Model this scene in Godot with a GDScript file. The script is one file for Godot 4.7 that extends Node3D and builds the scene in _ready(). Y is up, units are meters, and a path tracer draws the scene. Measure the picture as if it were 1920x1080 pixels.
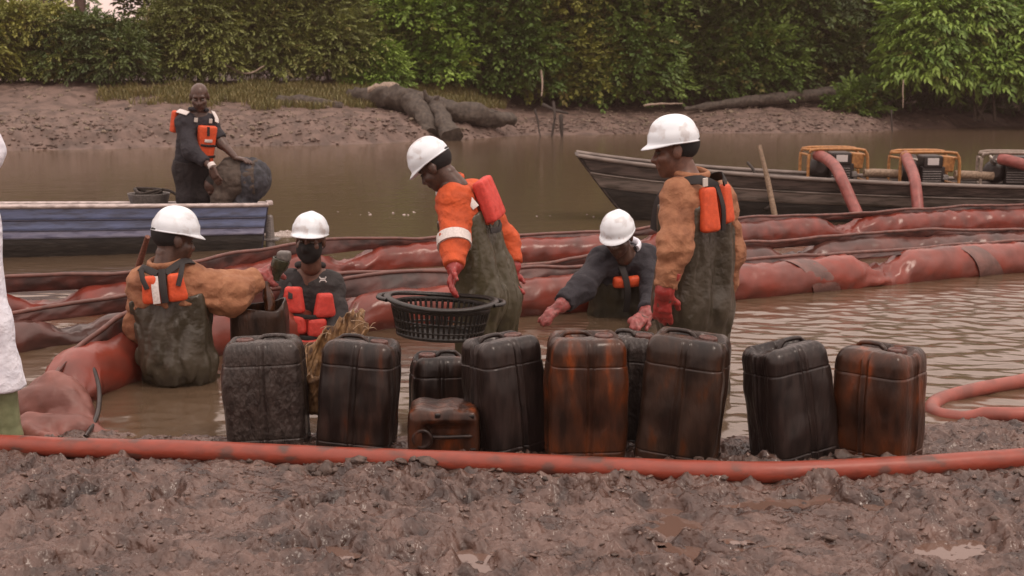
extends Node3D
# A muddy river bank: workers in waders fill jerrycans with spilled oil between rows of containment boom.

var M := {}          # materials by name
var used := {}       # names already taken at top level
var rng := RandomNumberGenerator.new()

# ---------------------------------------------------------------- naming and tagging
func numbered(n: String) -> String:
	if not used.has(n):
		used[n] = 0
		return n
	used[n] += 1
	return "%s_%03d" % [n, used[n]]

func tag(o: Node, label := "", category := "", group := "", kind := "") -> Node:
	if label: o.set_meta("label", label)
	if category: o.set_meta("category", category)
	if group: o.set_meta("group", group)
	if kind: o.set_meta("kind", kind)
	return o

func thing(called: String, label: String, category: String, at := Vector3.ZERO, group := "") -> Node3D:
	var o := Node3D.new()
	o.name = numbered(called)
	add_child(o)
	o.position = at
	tag(o, label, category, group)
	return o

func part(called: String, mesh: Mesh, m: Material, parent: Node3D, at := Vector3.ZERO) -> MeshInstance3D:
	var o := MeshInstance3D.new()
	o.name = called
	o.mesh = mesh
	o.material_override = m
	o.position = at
	parent.add_child(o, true)
	return o

func solo(called: String, mesh: Mesh, m: Material, label := "", category := "", group := "", kind := "") -> MeshInstance3D:
	var o := MeshInstance3D.new()
	o.name = numbered(called)
	o.mesh = mesh
	o.material_override = m
	add_child(o)
	tag(o, label, category, group, kind)
	return o

# ---------------------------------------------------------------- materials
func lin(r: float, g: float, b: float) -> Color:
	return Color(r, g, b).linear_to_srgb()

func noise(freq: float, sd: int, oct := 4, kind := FastNoiseLite.TYPE_SIMPLEX_SMOOTH, frac := FastNoiseLite.FRACTAL_FBM) -> FastNoiseLite:
	var n := FastNoiseLite.new()
	n.noise_type = kind
	n.seed = sd
	n.frequency = freq
	n.fractal_type = frac
	n.fractal_octaves = oct
	return n

var heights := {}
func height_tex(key: String) -> NoiseTexture2D:
	if heights.has(key):
		return heights[key]
	var t := NoiseTexture2D.new()
	t.width = 512
	t.height = 512
	t.seamless = true
	match key:
		"fine": t.noise = noise(0.03, 5, 5)
		"grain": t.noise = noise(0.12, 6, 3)
		"folds": t.noise = noise(0.012, 7, 4, FastNoiseLite.TYPE_SIMPLEX_SMOOTH, FastNoiseLite.FRACTAL_RIDGED)
		"cells": t.noise = noise(0.05, 8, 3, FastNoiseLite.TYPE_CELLULAR)
		"soft": t.noise = noise(0.008, 9, 3)
	heights[key] = t
	return t

func ramp_tex(cols: Array, stops: Array, freq: float, sd: int, oct := 5, size := 512) -> NoiseTexture2D:
	var t := NoiseTexture2D.new()
	t.width = size
	t.height = size
	t.seamless = true
	t.noise = noise(freq, sd, oct)
	var g := Gradient.new()
	g.offsets = PackedFloat32Array(stops)
	var cc := PackedColorArray()
	for c in cols: cc.append(lin(c[0], c[1], c[2]))
	g.colors = cc
	t.color_ramp = g
	return t

# cols: linear tones, spread over the noise; scale: repeats of the pattern per metre
func mat(called: String, cols: Array, stops: Array, freq: float, rough: float, scale: Vector3, bump := 0.0, bump_key := "fine", sd := 1, spec := 0.5) -> StandardMaterial3D:
	var m := StandardMaterial3D.new()
	m.resource_name = called
	m.uv1_triplanar = true
	m.uv1_world_triplanar = true
	m.uv1_scale = scale
	m.uv1_offset = Vector3(sd * 0.371, sd * 0.193, sd * 0.617)
	if cols.size() == 1:
		m.albedo_color = lin(cols[0][0], cols[0][1], cols[0][2])
	else:
		m.albedo_texture = ramp_tex(cols, stops, freq, sd)
	m.roughness = rough
	m.metallic_specular = spec
	if bump > 0.0:
		m.heightmap_enabled = true
		m.heightmap_texture = height_tex(bump_key)
		m.heightmap_scale = bump
	M[called] = m
	return m

# ---------------------------------------------------------------- mesh building
class Shape:
	var v := PackedVector3Array()
	var ix := PackedInt32Array()
	var col := PackedColorArray()

	func tri(a: int, b: int, c: int) -> void:
		ix.append(a); ix.append(b); ix.append(c)

	func quad(a: int, b: int, c: int, d: int) -> void:
		tri(a, b, c); tri(a, c, d)

	# rows of equal length joined into a sheet; closed: each row is a loop
	func sheet(rows: Array, closed: bool, cap := false) -> void:
		var n: int = rows[0].size()
		var base := v.size()
		for r in rows: v.append_array(r)
		var last := n if closed else n - 1
		for i in rows.size() - 1:
			for j in last:
				var j2 := (j + 1) % n
				quad(base + i * n + j, base + (i + 1) * n + j, base + (i + 1) * n + j2, base + i * n + j2)
		if cap and closed:
			for e in 2:
				var at := base + (0 if e == 0 else (rows.size() - 1) * n)
				var c := Vector3.ZERO
				for j in n: c += v[at + j]
				var mid := v.size()
				var s2 := v.size() + 1
				v.append(c / n)
				for j in n: v.append(v[at + j])
				for j in n:
					if e == 1: tri(mid, s2 + (j + 1) % n, s2 + j)
					else: tri(mid, s2 + j, s2 + (j + 1) % n)

	func tube(pts: Array, radii: Array, sides := 10, flat := 1.0, up := Vector3.UP) -> void:
		var rows := []
		var n := pts.size()
		for i in n:
			var t: Vector3 = (pts[mini(i + 1, n - 1)] - pts[maxi(i - 1, 0)])
			t = t.normalized()
			var u := up
			if absf(t.dot(u)) > 0.95: u = Vector3(1, 0, 0.1).normalized()
			var s := t.cross(u).normalized()
			var w := s.cross(t).normalized()
			var row := PackedVector3Array()
			var r: float = radii[mini(i, radii.size() - 1)]
			for k in sides:
				var a := TAU * k / sides
				row.append(pts[i] + s * cos(a) * r + w * sin(a) * r * flat)
			rows.append(row)
		sheet(rows, true, true)

	# a box with rounded edges; xf places it, n cuts each face
	func rbox(half: Vector3, r: float, xf := Transform3D(), n := 2, warp = null) -> void:
		var inner := half - Vector3.ONE * r
		for ax in 3:
			var b: int = (ax + 1) % 3
			var c: int = (ax + 2) % 3
			var lb := _marks(half[b], r, n)
			var lc := _marks(half[c], r, n)
			for sg in [-1.0, 1.0]:
				var base := v.size()
				for p in lb:
					for q in lc:
						var x := Vector3.ZERO
						x[ax] = half[ax] * sg
						x[b] = p
						x[c] = q
						var k := x.clamp(-inner, inner)
						var o := x - k
						var y := k + o.normalized() * r
						if warp != null: y = warp.call(y)
						v.append(xf * y)
				var m: int = lc.size()
				for i in lb.size() - 1:
					for j in m - 1:
						var a0 := base + i * m + j
						if sg > 0: quad(a0, a0 + m, a0 + m + 1, a0 + 1)
						else: quad(a0, a0 + 1, a0 + m + 1, a0 + m)

	func _marks(h: float, r: float, n: int) -> Array:
		var o := [-h, -h + r * 0.4, -h + r]
		for i in range(1, n): o.append(lerpf(-h + r, h - r, float(i) / n))
		o.append_array([h - r, h - r * 0.4, h])
		return o

	# smooth normals; weld joins vertices that lie together first
	func commit(weld := false) -> ArrayMesh:
		var vv := v
		var ii := ix
		if weld:
			var seen := {}
			var to := PackedInt32Array()
			to.resize(v.size())
			vv = PackedVector3Array()
			for i in v.size():
				var key := Vector3i((v[i] * 4000.0).round())
				if not seen.has(key):
					seen[key] = vv.size()
					vv.append(v[i])
				to[i] = seen[key]
			ii = PackedInt32Array()
			ii.resize(ix.size())
			for i in ix.size(): ii[i] = to[ix[i]]
		var nn := PackedVector3Array()
		nn.resize(vv.size())
		var out := PackedInt32Array()
		out.resize(ii.size())
		for t in range(0, ii.size(), 3):
			var a := ii[t]
			var b := ii[t + 1]
			var c := ii[t + 2]
			var n := (vv[b] - vv[a]).cross(vv[c] - vv[a])
			nn[a] += n
			nn[b] += n
			nn[c] += n
			out[t] = a
			out[t + 1] = c
			out[t + 2] = b
		for i in nn.size():
			nn[i] = nn[i].normalized() if nn[i].length_squared() > 0.0 else Vector3.UP
		var arr := []
		arr.resize(Mesh.ARRAY_MAX)
		arr[Mesh.ARRAY_VERTEX] = vv
		arr[Mesh.ARRAY_NORMAL] = nn
		arr[Mesh.ARRAY_INDEX] = out
		if col.size() == vv.size() and col.size() > 0: arr[Mesh.ARRAY_COLOR] = col
		var am := ArrayMesh.new()
		am.add_surface_from_arrays(Mesh.PRIMITIVE_TRIANGLES, arr)
		return am

func tube_mesh(pts: Array, radii: Array, sides := 10, flat := 1.0, up := Vector3.UP) -> ArrayMesh:
	var s := Shape.new()
	s.tube(pts, radii, sides, flat, up)
	return s.commit()

func box_mesh(half: Vector3, r: float, xf := Transform3D(), n := 1) -> ArrayMesh:
	var s := Shape.new()
	s.rbox(half, r, xf, n)
	return s.commit(true)

# a smooth curve through points, cut every step metres
func smooth_path(pts: Array, step: float) -> Array:
	var o := []
	for i in pts.size() - 1:
		var p0: Vector3 = pts[maxi(i - 1, 0)]
		var p1: Vector3 = pts[i]
		var p2: Vector3 = pts[i + 1]
		var p3: Vector3 = pts[mini(i + 2, pts.size() - 1)]
		var n := maxi(1, int(p1.distance_to(p2) / step))
		for k in n:
			o.append(p1.cubic_interpolate(p2, p0, p3, float(k) / n))
	o.append(pts[-1])
	return o

func frame(fwd: Vector3, up := Vector3.UP) -> Basis:      # x right, y up, z forward
	var z := fwd.normalized()
	var x := up.cross(z).normalized()
	return Basis(x, z.cross(x).normalized(), z)

# ---------------------------------------------------------------- blended solids, meshed as surface nets
# prims: ["cap", a, b, ra, rb, flat_a, flat_b]  ["ell", centre, radii, basis]  ["box", centre, half, r, basis]; a last "sub" cuts away
func blend(prims: Array, cell: float, k: float, into: Shape, amp := 0.0, nz: FastNoiseLite = null, stretch := Vector3.ONE) -> void:
	var lo := Vector3.ONE * 1e6
	var hi := -lo
	var boxes := []
	for p in prims:
		var a: Vector3
		var b: Vector3
		if p[0] == "cap":
			var r: float = maxf(p[3], p[4])
			a = (p[1] as Vector3).min(p[2]) - Vector3.ONE * r
			b = (p[1] as Vector3).max(p[2]) + Vector3.ONE * r
		else:
			var e: float = (p[2] as Vector3).length() if p[0] == "box" else maxf(p[2].x, maxf(p[2].y, p[2].z))
			a = p[1] - Vector3.ONE * e
			b = p[1] + Vector3.ONE * e
		boxes.append([a, b])
		if not "sub" in p:
			lo = lo.min(a)
			hi = hi.max(b)
	var pad := Vector3.ONE * (cell * 3.0 + absf(amp) + k * 0.3)
	lo -= pad
	hi += pad
	var dim := Vector3i(((hi - lo) / cell).ceil()) + Vector3i.ONE
	var nx := dim.x
	var ny := dim.y
	var nxy := nx * ny
	var f := PackedFloat32Array()
	f.resize(nxy * dim.z)
	f.fill(10.0)
	for pi in prims.size():
		var p: Array = prims[pi]
		var kind: String = p[0]
		var cut: bool = "sub" in p
		var reach := Vector3.ONE * (k + cell * 2.5 + absf(amp))
		var i0 := Vector3i(((boxes[pi][0] - reach - lo) / cell).floor()).clamp(Vector3i.ZERO, dim - Vector3i.ONE)
		var i1 := Vector3i(((boxes[pi][1] + reach - lo) / cell).ceil()).clamp(Vector3i.ZERO, dim - Vector3i.ONE)
		var pa: Vector3 = p[1]
		var ba := Vector3.ZERO
		var bb := 1.0
		var bl := 1.0
		var ra := 0.0
		var rb := 0.0
		var fa := false
		var fb := false
		var rr := Vector3.ONE
		var inv := Basis()
		var r0 := 0.0
		if kind == "cap":
			ba = p[2] - pa
			bb = maxf(ba.length_squared(), 1e-9)
			bl = sqrt(bb)
			ra = p[3]
			rb = p[4]
			fa = p.size() > 5 and p[5] is bool and p[5]
			fb = p.size() > 6 and p[6] is bool and p[6]
		elif kind == "ell":
			rr = p[2]
			inv = (p[3] as Basis).transposed()
		else:
			r0 = p[3]
			rr = p[2] - Vector3.ONE * r0
			inv = (p[4] as Basis).transposed()
		for z in range(i0.z, i1.z + 1):
			for y in range(i0.y, i1.y + 1):
				var at := z * nxy + y * nx
				for x in range(i0.x, i1.x + 1):
					var q := lo + Vector3(x, y, z) * cell - pa
					var d := 0.0
					if kind == "cap":
						var h := q.dot(ba) / bb
						if fa and h < 0.0: d = maxf((q - ba * h).length() - ra, -h * bl)
						elif fb and h > 1.0: d = maxf((q - ba * h).length() - rb, (h - 1.0) * bl)
						else:
							h = clampf(h, 0.0, 1.0)
							d = (q - ba * h).length() - ra - (rb - ra) * h
					elif kind == "ell":
						q = inv * q
						var k0 := (q / rr).length()
						var k1 := (q / (rr * rr)).length()
						d = k0 * (k0 - 1.0) / maxf(k1, 1e-6)
					else:
						q = (inv * q).abs() - rr
						d = q.max(Vector3.ZERO).length() + minf(maxf(q.x, maxf(q.y, q.z)), 0.0) - r0
					var o := f[at + x]
					if cut:
						d = -d
						var hh := maxf(k - absf(o - d), 0.0) / k
						f[at + x] = maxf(o, d) + hh * hh * k * 0.25
					else:
						var hh := maxf(k - absf(o - d), 0.0) / k
						f[at + x] = minf(o, d) - hh * hh * k * 0.25
	if nz:
		for z in dim.z:
			for y in ny:
				var at := z * nxy + y * nx
				for x in nx:
					if absf(f[at + x]) < amp + cell * 5.0:
						f[at + x] += amp * nz.get_noise_3dv((lo + Vector3(x, y, z) * cell) * stretch)
	var ids := PackedInt32Array()
	ids.resize(f.size())
	ids.fill(-1)
	var offs := [0, 1, nx, nx + 1, nxy, nxy + 1, nxy + nx, nxy + nx + 1]
	var near := cell * 4.0
	var v := into.v
	for z in dim.z - 1:
		for y in ny - 1:
			var at := z * nxy + y * nx
			for x in nx - 1:
				var i := at + x
				var f0 := f[i]
				if absf(f0) > near: continue
				var c := [f0, f[i + 1], f[i + nx], f[i + nx + 1], f[i + nxy], f[i + nxy + 1], f[i + nxy + nx], f[i + nxy + nx + 1]]
				var neg := 0
				for e in 8:
					if c[e] < 0.0: neg += 1
				if neg == 0 or neg == 8: continue
				var sum := Vector3.ZERO
				var cnt := 0
				for e in 12:
					var a: int
					var b: int
					if e < 4:
						a = [0, 2, 4, 6][e]; b = a + 1
					elif e < 8:
						a = [0, 1, 4, 5][e - 4]; b = a + 2
					else:
						a = e - 8; b = a + 4
					var va: float = c[a]
					var vb: float = c[b]
					if (va < 0.0) != (vb < 0.0):
						var t := va / (va - vb)
						var p0 := Vector3(a & 1, (a >> 1) & 1, a >> 2)
						var p1 := Vector3(b & 1, (b >> 1) & 1, b >> 2)
						sum += p0.lerp(p1, t)
						cnt += 1
				ids[i] = v.size()
				v.append(lo + (Vector3(x, y, z) + sum / cnt) * cell)
	into.v = v
	for z in range(1, dim.z - 1):
		for y in range(1, ny - 1):
			var at := z * nxy + y * nx
			for x in range(1, nx - 1):
				var i := at + x
				var f0 := f[i]
				if absf(f0) > near: continue
				var s := f0 < 0.0
				for ax in 3:
					var j: int = i + [1, nx, nxy][ax]
					if (f[j] < 0.0) == s: continue
					var u: int = [nx, nxy, 1][ax]
					var w: int = [nxy, 1, nx][ax]
					var a := ids[i]
					var b := ids[i - u]
					var c := ids[i - u - w]
					var d := ids[i - w]
					if a < 0 or b < 0 or c < 0 or d < 0: continue
					if s: into.quad(a, b, c, d)
					else: into.quad(a, d, c, b)

func solid(prims: Array, cell: float, k: float, amp := 0.0, nz: FastNoiseLite = null, stretch := Vector3.ONE) -> ArrayMesh:
	var s := Shape.new()
	blend(prims, cell, k, s, amp, nz, stretch)
	return s.commit()

# ---------------------------------------------------------------- ground, water
var n_clod := noise(1.0, 21, 4)
var n_ridge := noise(1.0, 22, 3, FastNoiseLite.TYPE_SIMPLEX_SMOOTH, FastNoiseLite.FRACTAL_RIDGED)
var n_cell := noise(1.0, 23, 2, FastNoiseLite.TYPE_CELLULAR)
var n_broad := noise(1.0, 24, 3)
# x, z, radius along x, radius along z, depth below the mud
var puddles := [[0.55, -4.07, 0.10, 0.10, 0.030], [1.02, -4.30, 0.16, 0.07, 0.026], [0.80, -4.27, 0.11, 0.04, 0.020], [1.39, -3.82, 0.17, 0.09, 0.030], [0.75, -3.86, 0.14, 0.06, 0.018], [-0.62, -3.80, 0.10, 0.04, 0.018]]

func shore_z(x: float) -> float:
	return -5.32 - 0.10 * smoothstep(0.6, 1.9, x) - 0.30 * smoothstep(1.6, 2.6, x) + 0.12 * n_broad.get_noise_2d(x * 0.9, 4.0)

func near_base(x: float, z: float) -> float:           # without clods
	var t := z - shore_z(x)
	if t < 0.0: return maxf(t * 0.30, -0.9 + t * 0.004) - 0.012
	return 0.045 * (1.0 - exp(-t * 1.6)) + 0.022 * t

func near_ground(x: float, z: float) -> float:
	var h := near_base(x, z)
	var t := z - shore_z(x)
	if t < -1.2: return h
	var wet := smoothstep(-0.5, 0.5, t)
	var patch := 0.5 + 0.9 * n_broad.get_noise_2d(x * 0.8 + 7.0, z * 1.2)
	patch = clampf(patch, 0.0, 1.0)
	var clod := 0.040 * n_clod.get_noise_2d(x * 3.6, z * 4.8) * (0.35 + 0.9 * patch)
	clod += 0.026 * maxf(0.0, n_ridge.get_noise_2d(x * 6.0, z * 8.0)) * (0.5 + patch)
	clod += 0.012 * n_cell.get_noise_2d(x * 9.0, z * 12.0) * (0.1 + 1.2 * patch)
	clod += 0.011 * n_clod.get_noise_2d(x * 19.0 + 9.0, z * 22.0) + 0.0065 * n_ridge.get_noise_2d(x * 24.0, z * 28.0) * (0.2 + 1.1 * patch)
	h += clod * (0.35 + 0.65 * wet)
	for p in prints:
		var d := Vector2(x - p.x, z - p.y)
		if absf(d.x) < 0.3 and absf(d.y) < 0.3:
			d = d.rotated(p.z)
			var e := Vector2(d.x / 0.052, d.y / 0.14).length() + 0.25 * n_broad.get_noise_2d(x * 14.0, z * 14.0)
			h += 0.016 * exp(-pow((e - 1.35) / 0.3, 2.0)) - 0.034 * (1.0 - smoothstep(0.6, 1.2, e))
	for p in puddles:
		var q := Vector2((x - p[0]) / p[2], (z - p[1]) / p[3]).length() + 0.45 * n_broad.get_noise_2d(x * 9.0, z * 9.0)
		if q < 1.6: h -= p[4] * (1.0 - smoothstep(0.55, 1.6, q)) * 1.3
	return h

# far waterline: x, z
var prints := []        # boot prints: x, z, turn

var far_line := [[-60.0, -24.0], [-17.0, -25.5], [-10.9, -27.0], [-7.4, -28.2], [-4.6, -29.0], [-1.5, -31.3], [0.6, -34.6], [4.4, -35.2], [9.4, -36.0], [12.5, -38.6], [17.0, -41.5], [26.0, -44.0], [60.0, -48.0]]
func far_z(x: float) -> float:
	for i in far_line.size() - 1:
		if x < far_line[i + 1][0]:
			return lerpf(far_line[i][1], far_line[i + 1][1], smoothstep(far_line[i][0], far_line[i + 1][0], x) * 0.4 + 0.6 * clampf((x - far_line[i][0]) / (far_line[i + 1][0] - far_line[i][0]), 0.0, 1.0))
	return -48.0

func far_ground(x: float, z: float) -> float:
	var t := far_z(x) - z + 0.5 * n_broad.get_noise_2d(x * 0.35, 11.0) + 0.12 * n_broad.get_noise_2d(x * 2.2, 31.0)
	if t < 0.0: return maxf(t * 0.25, -0.9) - 0.02
	var toe := 1.0 - 0.75 * smoothstep(-2.0, 1.5, x) + 0.45 * smoothstep(4.5, 7.0, x)   # the broken edge, low in the middle
	var h := 0.02 + 0.26 * toe * smoothstep(0.0, 0.9, t) + 0.125 * t * (1.0 - smoothstep(5.0, 11.0, t)) + 1.05 * smoothstep(4.0, 11.0, t)
	var rough := smoothstep(0.0, 0.3, t) * (1.0 - 0.75 * smoothstep(1.6, 3.5, t))
	h += rough * toe * (0.05 * n_cell.get_noise_2d(x * 2.6, z * 2.2) + 0.14 * n_clod.get_noise_2d(x * 2.0, z * 2.0))
	h += 1.6 * smoothstep(13.0, 24.0, t)
	h += smoothstep(0.0, 1.0, t) * (0.05 * n_clod.get_noise_2d(x * 1.5, z * 1.5) + 0.022 * n_clod.get_noise_2d(x * 6.0, z * 6.0))
	return h

func spread(from: float, to: float, fine0: float, fine1: float, step: float, grow: float) -> PackedFloat32Array:
	var left := []
	var x := fine0
	var d := step
	while x > from:
		d *= grow
		x -= d
		left.append(maxf(x, from))
	left.reverse()
	var o := PackedFloat32Array(left)
	var n := int(round((fine1 - fine0) / step))
	for i in n + 1: o.append(fine0 + (fine1 - fine0) * i / n)
	x = fine1
	d = step
	while x < to:
		d *= grow
		x += d
		o.append(minf(x, to))
	return o

func field_sheet(xs: PackedFloat32Array, zs: PackedFloat32Array, height: Callable) -> ArrayMesh:
	var s := Shape.new()
	var rows := []
	for z in zs:
		var row := PackedVector3Array()
		row.resize(xs.size())
		for j in xs.size(): row[j] = Vector3(xs[j], height.call(xs[j], z), z)
		rows.append(row)
	s.sheet(rows, false)
	return s.commit()

var w1 := noise(1.0, 41, 2)
var w2 := noise(1.0, 42, 2)
func water_height(x: float, z: float) -> float:
	var near := smoothstep(-14.0, -7.5, z)
	var right := 0.45 + 0.55 * smoothstep(-0.5, 1.2, x)
	var a := 0.0010 + 0.0058 * near * right
	return a * (w1.get_noise_2d(x * 2.6 + 0.7 * z, z * 5.2) + 0.55 * w2.get_noise_2d(x * 5.5, z * 9.5)) + 0.0016 * w2.get_noise_2d(x * 0.9, z * 1.7)

func setting() -> void:
	var pr := RandomNumberGenerator.new()
	pr.seed = 15
	for k in 34: prints.append(Vector3(pr.randf_range(-2.2, 2.3), pr.randf_range(-4.62, -3.4), pr.randf_range(-1.6, 1.6)))
	for k in 9: puddles.append([pr.randf_range(-0.2, 2.0), pr.randf_range(-4.5, -3.55), pr.randf_range(0.05, 0.10), pr.randf_range(0.025, 0.05), 0.020])
	var mud := solo("mud_shore", field_sheet(spread(-60, 60, -2.7, 2.9, 0.0115, 1.12), spread(-15, 40, -5.9, -3.2, 0.0105, 1.10), near_ground), M.mud, "", "", "", "structure")
	solo("far_bank", field_sheet(spread(-70, 70, -14.0, 19.0, 0.085, 1.12), spread(-400, -14, -43.0, -25.0, 0.085, 1.15), far_ground), M.far_mud, "", "", "", "structure")
	solo("water", field_sheet(spread(-70, 70, -3.2, 3.2, 0.022, 1.06), spread(-60, -4.4, -12.0, -4.6, 0.022, 1.04), water_height), M.water, "", "", "", "structure")
	for p in puddles:
		var s := Shape.new()
		var row0 := PackedVector3Array()
		var row1 := PackedVector3Array()
		for k in 24:
			var a := TAU * k / 24
			row0.append(Vector3(0.001 * cos(a), 0, 0.001 * sin(a)))
			row1.append(Vector3(cos(a) * p[2] * 1.9, 0, sin(a) * p[3] * 1.9))
		s.sheet([row1, row0], true)
		var o := solo("puddle", s.commit(), M.puddle, "", "", "", "structure")
		o.position = Vector3(p[0], near_base(p[0], p[1]) - p[4] * 0.75, p[1])
	# loose lumps of mud, too many to count
	scatter_clods("mud_crumbs", 3000, func():
		var x := rng.randf_range(-2.6, 2.8)
		var z := rng.randf_range(-5.5, -3.3)
		return Vector3(x, near_ground(x, z) + 0.001, z), 0.003, 0.012, M.mud_light)
	scatter_clods("can_foot_mud", 130, func():
		var x := rng.randf_range(-0.9, 1.7)
		var z := -4.70 + rng.randfn() * 0.04
		return Vector3(x, near_ground(x, z) + 0.004, z), 0.012, 0.050, M.mud_dark)
	scatter_clods("foam_flecks", 70, func():
		var x := rng.randf_range(-2.0, 1.6)
		return Vector3(x, -0.004, -14.3 + 0.25 * x * 0.2 + rng.randfn() * 0.12), 0.004, 0.022, M.foam)
	scatter_clods("mud_clods", 1300, func():
		var x := rng.randf_range(-2.6, 2.8)
		var z := rng.randf_range(-5.35, -3.3)
		return Vector3(x, near_ground(x, z) - 0.002, z), 0.003, 0.016, M.mud_dark)
	scatter_clods("bank_pebbles", 3000, func():
		var x := rng.randf_range(-13.0, 12.0)
		var z := far_z(x) - absf(rng.randfn(0.9, 1.2)) - 0.05
		return Vector3(x, far_ground(x, z) + 0.005, z), 0.012, 0.05, M.far_mud)
	scatter_clods("bank_clods", 1100, func():
		var x := rng.randf_range(-13.0, 12.0)
		var z := far_z(x) - absf(rng.randfn(0.8, 0.9)) - 0.05
		return Vector3(x, far_ground(x, z) + 0.01, z), 0.012, 0.075, M.far_mud_dark)
	scatter_clods("bank_litter", 1500, func():
		var x := rng.randf_range(-13.0, 14.0)
		var z := far_z(x) - rng.randf_range(0.5, 6.5)
		return Vector3(x, far_ground(x, z) + 0.01, z), 0.02, 0.07, M.litter)
	grass()

func scatter_clods(called: String, n: int, where: Callable, small: float, large: float, m: Material) -> void:
	var s := Shape.new()
	var rows := []
	for i in 6:
		var row := PackedVector3Array()
		var ph := PI * i / 5.0
		for k in 8:
			var a := TAU * k / 8
			var d := Vector3(sin(ph) * cos(a), cos(ph) * 0.75, sin(ph) * sin(a))
			row.append(d * (1.0 + 0.6 * n_clod.get_noise_3dv(d * 1.4 + Vector3(3, 1, 8))))
		rows.append(row)
	rows.reverse()
	s.sheet(rows, true)
	var mm := MultiMesh.new()
	mm.transform_format = MultiMesh.TRANSFORM_3D
	mm.mesh = s.commit()
	mm.instance_count = n
	for i in n:
		var p: Vector3 = where.call()
		var r := lerpf(small, large, pow(rng.randf(), 2.5))
		var b := Basis(Vector3.UP, rng.randf() * TAU) * Basis(Vector3.RIGHT, rng.randf_range(-0.6, 0.6))
		mm.set_instance_transform(i, Transform3D(b.scaled_local(Vector3(r * rng.randf_range(0.7, 1.8), r * rng.randf_range(0.4, 0.9), r)), p))
	var o := MultiMeshInstance3D.new()
	o.name = called
	o.multimesh = mm
	o.material_override = m
	add_child(o)
	tag(o, "", "", "", "stuff")

func grass() -> void:
	var s := Shape.new()
	for k in 5:
		var a := TAU * k / 5.0 + 0.3 * k
		var d := Vector3(cos(a), 0, sin(a))
		var w := Vector3(-d.z, 0, d.x) * 0.012
		var b := s.v.size()
		var p := d * 0.03
		s.v.append_array(PackedVector3Array([p - w, p + w, p + d * 0.04 + Vector3(0, 0.16, 0) + w * 0.7, p + d * 0.04 + Vector3(0, 0.16, 0) - w * 0.7, p + d * 0.13 + Vector3(0, 0.27, 0)]))
		s.quad(b, b + 1, b + 2, b + 3)
		s.tri(b + 3, b + 2, b + 4)
	var mm := MultiMesh.new()
	mm.transform_format = MultiMesh.TRANSFORM_3D
	mm.use_colors = true
	mm.mesh = s.commit()
	var places := []
	while places.size() < 6000:
		var x := rng.randf_range(-10.5, -0.2)
		var t := rng.randf_range(3.6, 8.0)
		var mid := lerpf(5.6, 5.0, (x + 10.0) / 10.0)
		if absf(t - mid) > 1.1 * smoothstep(-10.6, -7.0, x) + 0.25 + 1.3 * n_broad.get_noise_2d(x * 0.9, t * 0.8): continue
		places.append(Vector3(x, 0, far_z(x) - t))
	mm.instance_count = places.size()
	for i in places.size():
		var p: Vector3 = places[i]
		p.y = far_ground(p.x, p.z) - 0.01
		var sc := rng.randf_range(0.35, 0.9)
		mm.set_instance_transform(i, Transform3D(Basis(Vector3.UP, rng.randf() * TAU).scaled_local(Vector3(sc * 1.2, sc, sc * 1.2)), p))
		mm.set_instance_color(i, Color(0.22, 0.175, 0.065).lerp(Color(0.14, 0.14, 0.045), rng.randf()))
	var o := MultiMeshInstance3D.new()
	o.name = "grass"
	o.multimesh = mm
	o.material_override = M.leaf
	add_child(o)
	tag(o, "short yellow-green grass along the top of the far bank", "", "", "stuff")

# ---------------------------------------------------------------- trees and shrubs
var sprigs := {}
func sprig(kind: String) -> ArrayMesh:
	if sprigs.has(kind): return sprigs[kind]
	var s := Shape.new()
	var n := 9 if kind == "broad" else (11 if kind == "droop" else 13)
	var long := 0.17 if kind == "broad" else (0.23 if kind == "droop" else 0.10)
	var wide := 0.042 if kind == "broad" else (0.034 if kind == "droop" else 0.026)
	var stem := 0.34 if kind == "broad" else (0.42 if kind == "droop" else 0.34)
	for i in n:
		var t := float(i) / (n - 1)
		var side := (1.0 if i % 2 == 0 else -1.0)
		var at := Vector3(0.02 * sin(i * 2.1), 0, stem * t) + Vector3(0, -0.12 * t * t, 0)
		var spin := i * 2.4
		var d := Vector3(side * (0.95 - 0.5 * t), sin(spin) * 0.45 - (0.75 if kind == "droop" else 0.25), 0.35 + 0.7 * t).normalized()
		var up := Vector3(0.35 * sin(spin), 1, 0.4 * cos(spin * 1.3)).normalized()
		var w := d.cross(up).normalized() * wide * (0.8 + 0.4 * absf(sin(i * 1.7)))
		var l := long * (0.75 + 0.5 * absf(sin(i * 3.1)))
		var nn := w.cross(d).normalized()
		var b := s.v.size()
		s.v.append_array(PackedVector3Array([at, at + d * l * 0.45 + w + nn * 0.018, at + d * l - nn * 0.02, at + d * l * 0.45 - w + nn * 0.018]))
		s.tri(b, b + 1, b + 2)
		s.tri(b, b + 2, b + 3)
	sprigs[kind] = s.commit()
	return sprigs[kind]

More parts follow.
